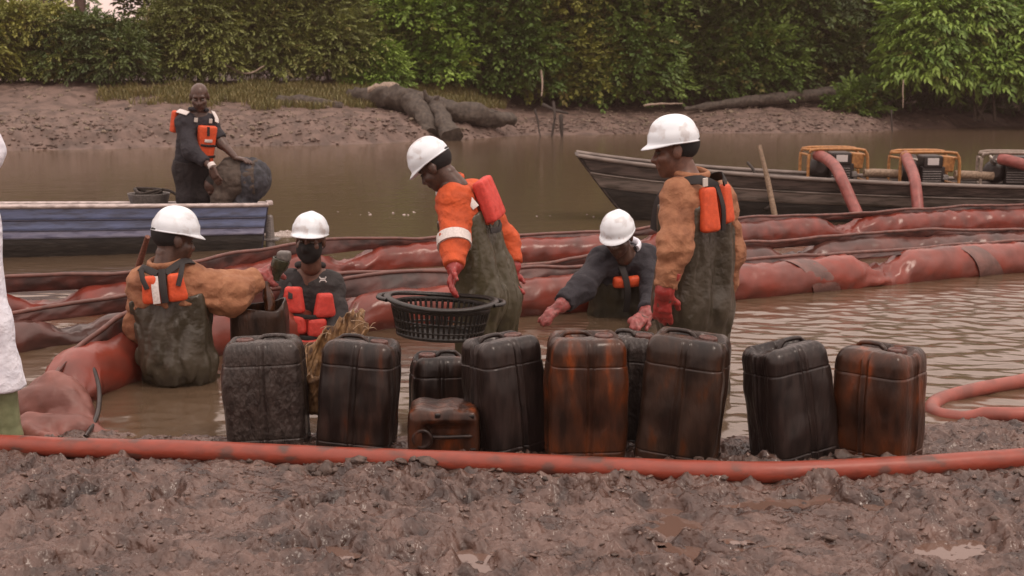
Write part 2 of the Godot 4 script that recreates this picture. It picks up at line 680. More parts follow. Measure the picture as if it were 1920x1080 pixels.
# lobes: [centre, radii] from the foot; tones: two linear colours
func plant(called: String, label: String, category: String, at: Vector3, lobes: Array, kind: String, count: int, tones: Array, seed_: int, group: String, stems := 3, size := 1.0) -> void:
	var r := RandomNumberGenerator.new()
	r.seed = seed_
	var o := thing(called, label, category, at, group)
	var areas := []
	var total := 0.0
	for l in lobes:
		var a: float = l[1].x * l[1].y + l[1].y * l[1].z + l[1].x * l[1].z
		areas.append(a)
		total += a
	var mm := MultiMesh.new()
	mm.transform_format = MultiMesh.TRANSFORM_3D
	mm.use_colors = true
	mm.mesh = sprig(kind)
	count = int(count * (1.9 if kind == "small" else 1.35))
	mm.instance_count = count
	var i := 0
	for li in lobes.size():
		var c: Vector3 = lobes[li][0]
		var e: Vector3 = lobes[li][1]
		var n := int(count * areas[li] / total) if li < lobes.size() - 1 else count - i
		var shade := r.randf_range(-0.45, 0.4)
		for k in n:
			if i >= count: break
			var d := Vector3(r.randfn(), r.randfn(), r.randfn()).normalized()
			if d.y < -0.55: d.y = -d.y
			var far := pow(r.randf(), 0.45) * 0.55 + 0.5
			var bump := 0.42 * n_broad.get_noise_3dv(d * 2.6 + c * 3.0)
			var p := c + d * e * (far + bump)
			if p.y < 0.06: p.y = r.randf_range(0.03, 0.3)
			var out := (d * Vector3(1, 0.55, 1) + Vector3(r.randfn() * 0.45, 0.12 + r.randfn() * 0.3, r.randfn() * 0.45)).normalized()
			var b := frame(out, Vector3(r.randfn() * 0.35, 1, r.randfn() * 0.35).normalized())
			var sc := size * r.randf_range(0.9, 1.7) * (0.66 if kind == "small" else 0.85)
			mm.set_instance_transform(i, Transform3D(b.scaled_local(Vector3.ONE * sc), p))
			var t := clampf(0.5 + shade + 1.3 * n_broad.get_noise_3dv(p * 1.1 + at) + r.randfn() * 0.22, 0.0, 1.0)
			var col: Color = tones[0].lerp(tones[1], t)
			if r.randf() < 0.04: col = col.lerp(Color(0.20, 0.15, 0.05), 0.6)
			mm.set_instance_color(i, col)
			i += 1
	while i < count:
		mm.set_instance_transform(i, Transform3D(Basis().scaled(Vector3.ONE * 0.01), Vector3(0, 0.3, 0)))
		i += 1
	var crown := MultiMeshInstance3D.new()
	crown.name = "crown"
	crown.multimesh = mm
	crown.material_override = M.leaf
	crown.set_meta("kind", "stuff")
	o.add_child(crown)
	# trunk and limbs
	var sh := Shape.new()
	for k in stems:
		var l: Array = lobes[k % lobes.size()]
		var foot := Vector3(r.randfn() * 0.16, -0.15, r.randfn() * 0.12)
		var tip: Vector3 = l[0] + Vector3(r.randfn(), r.randfn() * 0.5, r.randfn()) * l[1] * 0.35
		var mid: Vector3 = foot.lerp(tip, 0.5) + Vector3(r.randfn() * 0.2, r.randf() * 0.3, r.randfn() * 0.2)
		var w: float = clampf(tip.y * 0.022, 0.02, 0.16)
		sh.tube(smooth_path([foot, mid, tip], 0.25), [w, w * 0.9, w * 0.8, w * 0.7, w * 0.6, w * 0.5, w * 0.4, w * 0.3], 6)
		for q in 3:
			var f: Vector3 = mid.lerp(tip, 0.2 + 0.25 * q)
			var g: Vector3 = f + Vector3(r.randfn(), 0.25 + r.randf() * 0.5, r.randfn()) * l[1] * 0.6
			sh.tube([f, f.lerp(g, 0.5) + Vector3(0, 0.08, 0), g], [w * 0.4, w * 0.3, w * 0.15], 5)
	part("trunk", sh.commit(), M.bark, o)

func random_lobes(r: RandomNumberGenerator, w: float, h: float, d: float, n: int, low := 0.0) -> Array:
	var o := []
	for k in n:
		var x := (float(k) + 0.5) / n * 2.0 - 1.0
		var y := r.randf_range(0.25, 0.8)
		var e := Vector3(w * r.randf_range(0.24, 0.36), h * r.randf_range(0.2, 0.3), d * r.randf_range(0.26, 0.4))
		var top := h * (1.0 - 0.35 * x * x)
		o.append([Vector3(x * w * 0.36, low + clampf(y * top, e.y * 0.8, top - e.y * 0.6), r.randf_range(-0.22, 0.22) * d), e])
	# a skirt that reaches the ground
	for k in 3:
		var e := Vector3(w * 0.24, h * 0.2, d * 0.3)
		o.append([Vector3((k - 1) * w * 0.32, low + e.y * 0.85, d * 0.12), e])
	return o

func vegetation() -> void:
	var olive := [Color(0.150, 0.182, 0.038), Color(0.271, 0.276, 0.056)]
	var dark := [Color(0.052, 0.088, 0.023), Color(0.110, 0.154, 0.036)]
	var green := [Color(0.070, 0.129, 0.024), Color(0.154, 0.238, 0.045)]
	var bright := [Color(0.102, 0.189, 0.026), Color(0.223, 0.343, 0.054)]
	var brown := [Color(0.117, 0.143, 0.034), Color(0.217, 0.247, 0.062)]
	var gs := "shrubs along the far bank"
	var gt := "trees beyond the far bank"
	var r := RandomNumberGenerator.new()
	r.seed = 77
	# name, label, px-free place (x, z), width, height, depth, leaf kind, sprigs, tones
	var L := [
		["shrub", "low olive shrub at the far end of the bank, by the left picture edge", -14.6, -34.2, 2.8, 1.8, 2.2, "small", 1300, olive],
		["shrub", "yellow-topped olive shrub in front of the palm stems", -12.7, -34.8, 3.0, 2.0, 2.4, "small", 1900, olive],
		["shrub", "dark green shrub between the palm stems and the shaded hollow", -10.9, -34.4, 2.6, 2.1, 2.2, "small", 1500, dark],
		["shrub", "large brownish shrub behind the boatman, bowing over the grass", -6.5, -36.4, 4.6, 4.0, 3.0, "small", 4200, brown],
		["shrub", "olive shrub behind the bald boatman, beside the shaded hollow", -8.7, -35.4, 2.6, 2.9, 2.2, "small", 1900, brown],
		["shrub", "pale green knee-high bush in the grass behind the uprooted log", -3.75, -35.9, 1.4, 1.1, 1.0, "small", 600, bright],
		["shrub", "light green shrub left of the tall thicket, above the log", -2.6, -37.4, 2.2, 2.9, 2.0, "broad", 1100, bright],
		["shrub", "olive-brown shrub with bare stems, in the gap behind the bush", -4.6, -39.0, 2.4, 3.6, 2.0, "small", 1400, brown],
		["tree", "leafy tree hanging down to the mud above the end of the log", -0.4, -38.6, 3.0, 4.2, 2.6, "broad", 2000, green],
		["tree", "yellowish green tree in the middle of the thicket", 1.5, -39.2, 3.0, 4.6, 2.6, "broad", 2000, olive],
		["tree", "dull green tree over the three bare sticks", 3.4, -39.4, 3.0, 4.6, 2.6, "broad", 2000, green],
		["tree", "dark green tree behind the white helmet of the standing worker", 5.3, -40.0, 3.0, 4.8, 2.6, "broad", 2000, dark],
		["tree", "mid green tree above the long thin log on the bank", 7.2, -40.2, 3.0, 4.8, 2.6, "broad", 2100, green],
		["tree", "grey-green tree beside the dark hollow", 9.2, -41.0, 3.0, 4.8, 2.6, "broad", 2000, dark],
		["overhanging_tree", "bright green tree with drooping leaves leaning over the water", 14.3, -39.2, 5.0, 3.2, 3.6, "droop", 3600, bright],
		["overhanging_tree", "second bright drooping tree, beyond the one leaning over the water", 18.4, -40.4, 4.4, 3.4, 3.4, "droop", 2200, bright],
		["shrub", "small leafy sapling on the mud below the dark hollow", 10.4, -39.0, 1.2, 0.8, 0.8, "broad", 220, green],
		["shrub", "dark low shrub in the undercut below the drooping tree", 12.7, -41.6, 3.4, 1.9, 1.6, "small", 900, dark],
		["shrub", "dark tangle of low leaves under the drooping trees, at the right picture edge", 16.4, -42.6, 4.2, 2.1, 1.8, "small", 1100, dark],
		["tree", "tall dark tree over the shaded hollow behind the boatman", -9.3, -40.0, 4.0, 8.6, 3.4, "broad", 3000, dark],
		["tree", "tall green tree behind the brownish shrub", -5.6, -42.0, 4.4, 8.8, 3.4, "broad", 2600, green],
		["tree", "tall olive tree behind the bare stems and the pale bush", -2.2, -43.0, 4.4, 8.4, 3.4, "broad", 2600, dark],
		["tree", "tall tree rising behind the middle of the thicket", 1.6, -44.0, 4.6, 8.8, 3.4, "broad", 2400, green],
		["tree", "tall dark tree rising behind the dull green one", 5.4, -45.0, 4.6, 8.6, 3.4, "broad", 2400, dark],
		["tree", "tall tree rising behind the grey-green one", 9.2, -46.0, 4.6, 8.8, 3.4, "broad", 2400, dark],
		["tree", "tall dark tree filling the hollow beside the drooping tree", 12.6, -45.0, 4.4, 8.6, 3.4, "broad", 2400, dark],
		["tree", "tall dark tree behind the bright drooping trees", 16.6, -46.0, 5.0, 8.8, 3.6, "broad", 2600, dark],
	]
	for k in L.size():
		var a: Array = L[k]
		var lift := 0.0
		var lobes := random_lobes(r, a[4], a[5], a[6], 4 + int(a[5]), 0.0)
		if a[0] == "overhanging_tree":
			lobes = random_lobes(r, a[4], a[5], a[6], 9, 0.9)
			lobes.append([Vector3(-0.36 * a[4], 1.7, 0.5), Vector3(1.0, 0.5, 0.9)])
			lobes.append([Vector3(0.1, 1.25, 0.9), Vector3(1.5, 0.45, 0.8)])
		var y := far_ground(a[2], a[3]) if a[0] != "overhanging_tree" else 0.35
		plant(a[0], a[1], "tree" if a[0] != "shrub" else "shrub", Vector3(a[2], y, a[3]), lobes, a[7], int(a[8]), a[9], 300 + k, gt if a[0] != "shrub" else gs, 3 if a[0] == "shrub" else 5)
	# a far-off wood that reads as one mass
	var mm := MultiMesh.new()
	mm.transform_format = MultiMesh.TRANSFORM_3D
	mm.use_colors = true
	mm.mesh = sprig("broad")
	mm.instance_count = 16000
	for i in 16000:
		var x := r.randf_range(-8.5, 60.0) if i % 4 else r.randf_range(-60.0, -17.5)
		var ahead := 9.0 * smoothstep(18.0, 26.0, absf(x))
		var top := 7.6 + 1.6 * n_broad.get_noise_1d(x * 0.25)
		var p := Vector3(x, 0.5 + top * pow(r.randf(), 1.2), -50.0 - r.randf() * 4.0 - absf(x) * 0.05 + ahead)
		mm.set_instance_transform(i, Transform3D(frame(Vector3(r.randfn(), r.randfn() * 0.4, 1.2), Vector3(r.randfn() * 0.3, 1, 0)).scaled_local(Vector3.ONE * r.randf_range(2.2, 3.6)), p))
		mm.set_instance_color(i, (dark[0] as Color).lerp(dark[1], r.randf()))
	var o := MultiMeshInstance3D.new()
	o.name = "woods"
	o.multimesh = mm
	o.material_override = M.leaf
	add_child(o)
	tag(o, "dense far-off wood behind the bank trees", "", "", "stuff")
	palms()
	bank_wood()

func palms() -> void:
	var r := RandomNumberGenerator.new()
	r.seed = 9
	var spots := [[-13.75, -37.5, 0.30, "thick ragged palm trunk by the left picture edge"], [-12.35, -37.6, 0.14, "slim palm trunk forking against the pale sky gap"], [-13.2, -39.4, 0.12, "leaning palm trunk half hidden behind yellow-topped shrub"]]
	for a in spots:
		var o := thing("palm_tree", a[3], "palm tree", Vector3(a[0], 1.2, a[1]), "palms at the left end of the bank")
		var lean := Vector3(r.randfn() * 0.4, 0, 0)
		part("trunk", tube_mesh(smooth_path([Vector3(0, -0.3, 0), Vector3(0.05, 2, 0) + lean * 0.3, Vector3(0, 5.6, 0) + lean], 0.3), [a[2]], 10), M.palm_bark, o)
		var top := Vector3(0, 5.5, 0) + lean
		for k in 16:
			var ang := TAU * k / 16.0 + r.randfn() * 0.2
			var hang := r.randf()
			var d := Vector3(cos(ang), 0, sin(ang))
			var pts := smooth_path([top, top + d * 1.0 + Vector3(0, 0.6 - hang * 1.1, 0), top + d * (2.2 - hang * 0.6) + Vector3(0, -0.4 - hang * 2.4, 0)], 0.12)
			var s := Shape.new()
			s.tube(pts, [0.03, 0.02, 0.015], 5)
			for i in range(2, pts.size()):
				var t: Vector3 = (pts[i] - pts[i - 1]).normalized()
				var sd := t.cross(Vector3.UP).normalized()
				for e in [-1.0, 1.0]:
					var q: Vector3 = sd * e * 0.42 + t * 0.25 + Vector3(0, -0.18, 0)
					var b := s.v.size()
					s.v.append_array(PackedVector3Array([pts[i] - t * 0.025, pts[i] + t * 0.025, pts[i] + q]))
					s.tri(b, b + 1, b + 2)
			part("frond", s.commit(), M.dead_frond if hang > 0.55 else M.frond, o)

func log_mesh(pts: Array, radii: Array, sd: float, amp: float) -> ArrayMesh:
	var path := smooth_path(pts, 0.12)
	var s := Shape.new()
	var n := path.size()
	var rr := []
	for i in n:
		var t := float(i) / (n - 1) * (radii.size() - 1)
		var k := mini(int(t), radii.size() - 2)
		rr.append(lerpf(radii[k], radii[k + 1], t - k))
	s.tube(path, rr, 14)
	for i in s.v.size():
		var p := s.v[i]
		s.v[i] = p + amp * Vector3(n_clod.get_noise_3dv(p * 2.2 + Vector3(sd, 0, 0)), n_clod.get_noise_3dv(p * 2.2 + Vector3(0, sd, 5)), n_clod.get_noise_3dv(p * 2.2 + Vector3(7, 0, sd)))
	return s.commit()

func bank_wood() -> void:
	var o := thing("uprooted_log", "big uprooted grey log with two root stubs reaching the water's edge", "log", Vector3(-2.303, 0.584, -32.800))
	var c := o.position
	part("trunk", log_mesh([Vector3(-4.300, 0.950, -34.200) - c, Vector3(-3.088, 1.019, -33.300) - c, Vector3(-2.307, 0.837, -32.900) - c, Vector3(-1.494, 0.676, -32.900) - c, Vector3(-0.754, 0.532, -33.200) - c, Vector3(0.028, 0.382, -33.600) - c], [0.20, 0.29, 0.33, 0.30, 0.27, 0.14], 1.0, 0.16), M.log, o)
	part("root", log_mesh([Vector3(-2.535, 0.921, -32.700) - c, Vector3(-2.261, 0.641, -32.200) - c, Vector3(-2.015, 0.164, -31.600) - c], [0.27, 0.25, 0.17], 2.0, 0.12), M.log, o)
	part("root", log_mesh([Vector3(-1.963, 0.896, -32.600) - c, Vector3(-1.746, 0.515, -32.000) - c, Vector3(-1.473, 0.079, -31.200) - c], [0.17, 0.19, 0.26], 3.0, 0.13), M.log, o)
	part("root", log_mesh([Vector3(-1.991, 0.790, -32.600) - c, Vector3(-2.143, 1.004, -32.500) - c, Vector3(-2.195, 1.190, -32.500) - c], [0.12, 0.10, 0.03], 4.0, 0.05), M.log, o)
	part("root", log_mesh([Vector3(-1.823, 0.845, -32.500) - c, Vector3(-1.897, 0.980, -32.400) - c, Vector3(-1.842, 1.085, -32.400) - c], [0.10, 0.07, 0.03], 5.0, 0.05), M.log, o)
	tag(part("pale_bark", log_mesh([Vector3(-3.724, 1.207, -33.500) - c, Vector3(-3.369, 1.235, -33.400) - c, Vector3(-2.979, 1.291, -33.200) - c], [0.08, 0.13, 0.12], 6.0, 0.09), M.pale_wood, o), "pale sun-bleached break on the root plate")
	solo("log", log_mesh([Vector3(-6.014, 0.937, -33.300), Vector3(-5.461, 0.873, -33.100), Vector3(-4.833, 0.821, -33.000), Vector3(-4.357, 0.808, -33.000)], [0.13, 0.20, 0.18, 0.08], 8.0, 0.08), M.log, "short dark log lying in the grass, apart from the uprooted one", "log")
	solo("long_log", log_mesh([Vector3(5.077, 0.586, -38.200), Vector3(7.040, 0.810, -38.800), Vector3(9.045, 0.994, -39.200), Vector3(10.795, 1.150, -39.600)], [0.06, 0.16, 0.19, 0.17], 9.0, 0.06), M.log, "long thin fallen trunk lying aslant on the right mud bank", "log")
	solo("stump", log_mesh([Vector3(-9.259, 0.623, -31.000), Vector3(-9.254, 0.712, -31.000), Vector3(-9.237, 0.800, -31.000)], [0.07, 0.06, 0.05], 10.0, 0.02), M.dark_wood, "small black stump standing alone on the left mud bank", "stump")
	solo("stump", log_mesh([Vector3(-8.952, 0.970, -33.000), Vector3(-8.867, 1.050, -33.000), Vector3(-8.780, 1.157, -33.100)], [0.16, 0.13, 0.05], 11.0, 0.08), M.dark_wood, "dark rotten stump beside the boatman's head, below the shrub", "stump")
	var sticks := [[Vector3(0.596, 0.685, -33.600), Vector3(0.665, 0.413, -33.500), Vector3(0.745, -0.073, -33.300), 0.028, "thin curved stick in the shallows, left of the forked one"], [Vector3(1.081, 0.905, -33.600), Vector3(1.104, 0.471, -33.400), Vector3(1.021, -0.073, -33.300), 0.040, "tallest bare stick in the shallows, between two others"], [Vector3(1.266, 0.556, -33.300), Vector3(1.277, 0.287, -33.200), Vector3(1.293, -0.068, -33.200), 0.060, "thick short stick in the shallows, right of the tallest one"], [Vector3(10.713, 0.613, -36.500), Vector3(10.713, 0.317, -36.400), Vector3(10.732, -0.071, -36.400), 0.030, "lone thin stick in the water before the dark undercut bank"], [Vector3(11.350, 1.444, -37.600), Vector3(11.325, 1.047, -37.500), Vector3(11.361, 0.619, -37.500), 0.022, "pale hanging root under the drooping tree"], [Vector3(0.828, 0.788, -34.600), Vector3(1.136, 0.665, -34.400), Vector3(1.497, 0.572, -34.200), 0.050, "dark stick lying on the mud behind the upright sticks"], [Vector3(-9.271, 0.310, -28.200), Vector3(-9.020, 0.353, -28.300), Vector3(-8.816, 0.360, -28.400), 0.05, "dark branch lying on the broken left bank edge"], [Vector3(3.684, 0.743, -36.000), Vector3(4.193, 0.781, -36.300), Vector3(4.818, 0.792, -36.500), 0.03, "pale stick lying on mud behind standing worker's helmet"]]
	for a in sticks:
		solo("stick", log_mesh([a[0], a[1], a[2]], [a[3], a[3] * 0.9, a[3] * 0.5], 12.0, 0.03), M.dark_wood if not "pale" in a[4] else M.pale_wood, a[4], "stick", "sticks on the far bank and in the shallows")
	# arching dead branches at the foot of the shrubs
	var arcs := [[Vector3(-7.786, 1.874, -35.000), Vector3(-7.081, 1.618, -34.600), Vector3(-6.614, 1.844, -34.800), "pale dead branch arching out of the brownish shrub"], [Vector3(-3.723, 3.127, -38.000), Vector3(-3.690, 2.667, -37.900), Vector3(-3.744, 2.240, -37.900), "bare pale stem upright in the gap behind the bush"], [Vector3(-3.692, 3.127, -38.000), Vector3(-3.503, 2.728, -37.900), Vector3(-3.383, 2.454, -37.900), "bare stem forking aside in the gap behind the bush"], [Vector3(0.810, 1.746, -37.200), Vector3(0.867, 1.415, -37.000), Vector3(0.834, 0.996, -36.800), "thin pale root hanging below the leafy tree, over the mud"]]
	for a in arcs:
		solo("dead_branch", log_mesh([a[0], a[1], a[2]], [0.035, 0.03, 0.015], 14.0, 0.03), M.pale_wood, a[3], "branch", "dead branches under the thicket")

# ---------------------------------------------------------------- containment booms
var n_fold := noise(1.0, 61, 3, FastNoiseLite.TYPE_SIMPLEX_SMOOTH, FastNoiseLite.FRACTAL_RIDGED)
var n_soft := noise(1.0, 62, 2)

# path: waterline centre of the float; tops: height of the top edge at each path point
func boom(label: String, path: Array, tops: Array, radius: float, lift: float, pinch_every: float, sd: float, m: Material, straps := false) -> void:
	var o := thing("containment_boom", label, "boom", Vector3.ZERO, "orange-red booms floating behind the workers")
	var pts := smooth_path(path, 0.035)
	var n := pts.size()
	var at := PackedFloat32Array()
	at.resize(n)
	for i in range(1, n): at[i] = at[i - 1] + pts[i].distance_to(pts[i - 1])
	var top_of := func(i: int) -> float:
		# nearest share of the control polygon, by number of cuts
		var t := float(i) / (n - 1) * (tops.size() - 1)
		var k := mini(int(t), tops.size() - 2)
		return lerpf(tops[k], tops[k + 1], smoothstep(0.0, 1.0, t - k))
	var section := Shape.new()
	var rows := []
	var fin := []
	var bead := []
	var cut := pinch_every * (0.35 + 0.3 * sin(sd))
	var sides := 26
	for i in n:
		var t: Vector3 = (pts[mini(i + 1, n - 1)] - pts[maxi(i - 1, 0)])
		t.y = 0
		t = t.normalized()
		var side := t.cross(Vector3.UP).normalized()
		var s := at[i]
		var to_cut := absf(fposmod(s - cut + pinch_every * 0.5, pinch_every) - pinch_every * 0.5)
		var squeeze := 1.0 - smoothstep(0.05, 0.34, to_cut)
		var slack := 0.5 + 0.5 * n_soft.get_noise_2d(s * 0.7 + sd, 3.0)
		var row := PackedVector3Array()
		for k in sides:
			var a := TAU * k / sides
			var d := side * cos(a) + Vector3.UP * sin(a)
			var q := Vector3(s * 2.2, sin(a) * 0.55, cos(a) * 0.55) + Vector3(sd, 0, 0)
			var crease := n_fold.get_noise_3d(q.x * 1.4, q.y * 2.0, q.z * 2.0)
			var r := radius * smoothstep(-0.05, 0.45, s) * (1.0 - 0.30 * squeeze * (0.6 + 0.4 * cos(a * 3.0 + s * 9.0)))
			r += crease * (0.017 + 0.036 * squeeze + 0.018 * maxf(0.0, slack - 0.45)) - 0.006
			r += 0.012 * n_soft.get_noise_3d(q.x * 0.8, q.y, q.z)
			row.append(pts[i] + Vector3(0, lift - 0.05 * squeeze, 0) + d * r * Vector3(1.0, 1.0 - 0.22 * squeeze, 1.0))
		rows.append(row)
		if (to_cut < 0.02 and rows.size() > 20) or i == n - 1:
			section.sheet(rows, true, true)
			part("float_section", section.commit(), m, o)
			section = Shape.new()
			rows = [row]
		var back := Vector3(0, 0, -0.05) if straps else Vector3.ZERO
		var h: float = top_of.call(i) + 0.018 * n_soft.get_noise_2d(s * 1.3, sd)
		var sway := side * (0.05 * n_soft.get_noise_2d(s * 0.8, sd + 9.0)) + back
		var low := lift + radius * 0.8
		h = lerpf(low * 0.4, h, smoothstep(0.0, 0.9, s))
		low = lerpf(low * 0.3, low, smoothstep(0.0, 0.5, s))
		var f := PackedVector3Array()
		for k in 6:
			var v := float(k) / 5
			var wr := side * (0.022 * n_fold.get_noise_3d(s * 3.5, v * 1.3, sd) * (1.0 - absf(v * 2.0 - 1.0)))
			f.append(pts[i] + Vector3(0, lerpf(low, h, v), 0) + sway * v + wr + side * 0.004)
		for k in 6:
			var v := 1.0 - float(k) / 5
			var wr := side * (0.022 * n_fold.get_noise_3d(s * 3.5, v * 1.3, sd) * (1.0 - absf(v * 2.0 - 1.0)))
			f.append(pts[i] + Vector3(0, lerpf(low, h, v), 0) + sway * v + wr - side * 0.004)
		fin.append(f)
		bead.append(pts[i] + Vector3(0, h + 0.006, 0) + sway)
	var fs := Shape.new()
	fs.sheet(fin, true, true)
	part("fin", fs.commit(), M.boom_dark, o)
	part("top_edge", tube_mesh(bead, [0.013], 8), M.boom_edge, o)

func strap_round(o: Node3D, c: Vector3, along: Vector3, radius: float, wide: float) -> void:
	var s := Shape.new()
	var rows := []
	var side := along.cross(Vector3.UP).normalized()
	for k in 17:
		var a := lerpf(-1.0, PI * 0.75, k / 16.0)
		var d := side * cos(a) + Vector3.UP * sin(a)
		var w := wide * (1.0 + 0.25 * smoothstep(0.8, -0.6, a))
		var sh := along * (-0.10 * (a - 0.8))
		var row := PackedVector3Array()
		for e in [[-1, 1], [1, 1], [1, 0], [-1, 0]]:
			row.append(c + d * (radius + 0.004 + 0.010 * e[1]) + along * w * e[0] + sh)
		rows.append(row)
	s.sheet(rows, true, true)
	part("strap", s.commit(), M.boom_strap, o)

func hose(called: String, label: String, pts: Array, r: float, m: Material, group := "") -> MeshInstance3D:
	return solo(called, tube_mesh(smooth_path(pts, 0.05), [r], 14), m, label, "hose", group)

func booms() -> void:
	boom("farthest boom of the three, passing right behind the white helmet of the leftmost worker", [Vector3(-4.295, 0.000, -7.319), Vector3(-3.638, 0.000, -7.722), Vector3(-3.239, 0.000, -8.132), Vector3(-2.532, 0.000, -8.423), Vector3(-1.896, 0.000, -9.357), Vector3(-1.122, 0.000, -10.245), Vector3(0.181, 0.000, -10.738), Vector3(1.124, 0.000, -11.138), Vector3(2.208, 0.000, -11.954), Vector3(3.600, 0.000, -12.625), Vector3(5.190, 0.000, -13.179), Vector3(7.617, 0.000, -13.576)], [0.24, 0.25, 0.25, 0.26, 0.21, 0.20, 0.22, 0.20, 0.21, 0.22, 0.25, 0.2], 0.145, 0.035, 2.6, 1.0, M.boom_a)
	boom("middle boom of the three, greyish and slack with a dark overhanging edge", [Vector3(-3.697, 0.000, -6.266), Vector3(-3.137, 0.000, -6.625), Vector3(-2.869, 0.000, -7.097), Vector3(-2.293, 0.000, -7.605), Vector3(-1.632, 0.000, -8.021), Vector3(-0.934, 0.000, -8.484), Vector3(0.153, 0.000, -9.047), Vector3(0.973, 0.000, -9.610), Vector3(1.909, 0.000, -10.304), Vector3(3.127, 0.000, -10.934), Vector3(4.483, 0.000, -11.350), Vector3(6.659, 0.000, -11.836)], [0.2, 0.2, 0.22, 0.24, 0.2, 0.23, 0.20, 0.19, 0.21, 0.17, 0.22, 0.2], 0.135, 0.02, 2.9, 2.3, M.boom_b)
	boom("nearest boom, fat round floats curving ashore by the green boot", [Vector3(-2.126, 0.000, -5.559), Vector3(-2.140, 0.000, -5.803), Vector3(-2.116, 0.000, -6.026), Vector3(-2.056, 0.000, -6.243), Vector3(-1.929, 0.000, -6.650), Vector3(-1.586, 0.000, -7.169), Vector3(-0.920, 0.000, -7.739), Vector3(0.140, 0.000, -8.265), Vector3(1.256, 0.000, -8.735), Vector3(2.352, 0.000, -9.284), Vector3(4.011, 0.000, -10.129), Vector3(6.162, 0.000, -10.934)], [0.28, 0.30, 0.30, 0.30, 0.28, 0.26, 0.24, 0.22, 0.22, 0.22, 0.22, 0.2], 0.15, 0.075, 2.15, 4.1, M.boom_c, true)
	var near := get_node("containment_boom_002") as Node3D
	for a in [[Vector3(2.096, 0.000, -9.154), Vector3(2.352, 0.000, -9.284)], [Vector3(3.557, 0.000, -9.904), Vector3(4.011, 0.000, -10.129)], [Vector3(0.573, 0.000, -8.463), Vector3(1.256, 0.000, -8.735)]]:
		var al: Vector3 = a[1] - a[0]
		al.y = 0
		strap_round(near, a[0] + Vector3(0, 0.075, 0), al.normalized(), 0.140, 0.10)
	# slack fabric at the landed end of the nearest boom
	var heap := []
	for q in [[Vector3(-2.220, 0.020, -5.622), Vector3(-2.071, 0.050, -5.650), 0.10, 0.14], [Vector3(-2.089, 0.020, -5.398), Vector3(-1.888, 0.000, -5.418), 0.07, 0.06], [Vector3(-2.071, 0.050, -5.650), Vector3(-1.882, -0.010, -5.506), 0.13, 0.06], [Vector3(-2.125, 0.000, -5.367), Vector3(-1.957, 0.000, -5.252), 0.05, 0.05], [Vector3(-1.966, -0.020, -5.438), Vector3(-1.729, -0.030, -5.389), 0.06, 0.04]]:
		heap.append(["cap", q[0], q[1], q[2], q[3]])
	part("slack_fabric", solid(heap, 0.012, 0.09, 0.024, n_fold, Vector3(3.0, 2.0, 4.0)), M.boom_slack, near)

func hoses() -> void:
	var mid := [Vector3(-2.433, 0.060, -5.044), Vector3(-2.071, 0.060, -5.006), Vector3(-1.791, 0.060, -4.945), Vector3(-1.401, 0.060, -4.923), Vector3(-0.963, 0.060, -4.850), Vector3(-0.537, 0.060, -4.779), Vector3(0.000, 0.060, -4.696), Vector3(0.380, 0.060, -4.623), Vector3(0.675, 0.060, -4.590), Vector3(0.969, 0.060, -4.571), Vector3(1.276, 0.060, -4.610), Vector3(1.613, 0.060, -4.663), Vector3(1.965, 0.060, -4.737), Vector3(2.498, 0.060, -4.865)]
	var pts := smooth_path(mid, 0.05)
	for i in pts.size():
		var p: Vector3 = pts[i]
		p.y = near_base(p.x, p.z) + 0.028
		pts[i] = p
	solo("hose", tube_mesh(pts, [0.041], 16), M.hose_near, "long muddy orange hose lying across the mud before the jerrycans", "hose", "orange hoses on the mud")
	var loop := [Vector3(3.708, 0.048, -6.750), Vector3(3.045, 0.034, -6.550), Vector3(2.552, 0.028, -6.220), Vector3(2.252, 0.023, -6.050), Vector3(2.054, 0.014, -5.920), Vector3(1.967, 0.001, -5.820), Vector3(1.950, -0.006, -5.700), Vector3(2.031, -0.007, -5.630), Vector3(2.158, -0.008, -5.580), Vector3(2.314, -0.007, -5.550), Vector3(2.715, -0.010, -5.540)]
	var l2 := smooth_path(loop, 0.03)
	for i in l2.size():
		var p: Vector3 = l2[i]
		p.y = maxf(p.y, near_base(p.x, p.z) + 0.02)
		l2[i] = p
	solo("hose", tube_mesh(l2, [0.036], 14), M.hose_loop, "orange hose bent back in a loop at the right water's edge", "hose", "orange hoses on the mud")
	solo("cable", tube_mesh(smooth_path([Vector3(-1.923, 0.201, -5.750), Vector3(-1.874, 0.122, -5.660), Vector3(-1.838, 0.059, -5.520), Vector3(-1.829, 0.019, -5.400), Vector3(-1.819, 0.006, -5.280)], 0.02), [0.005, 0.008, 0.009, 0.009, 0.010, 0.010, 0.011, 0.011, 0.012], 7), M.black_oil, "thin black cable hanging over the landed end of the near boom", "cable")
	solo("pole", tube_mesh([Vector3(-1.934, 0.685, -6.750), Vector3(-2.012, 0.533, -6.850), Vector3(-2.097, 0.340, -6.950)], [0.014, 0.018, 0.022], 8), M.pole, "rusty brown pole leaning behind the leftmost worker's back", "pole")

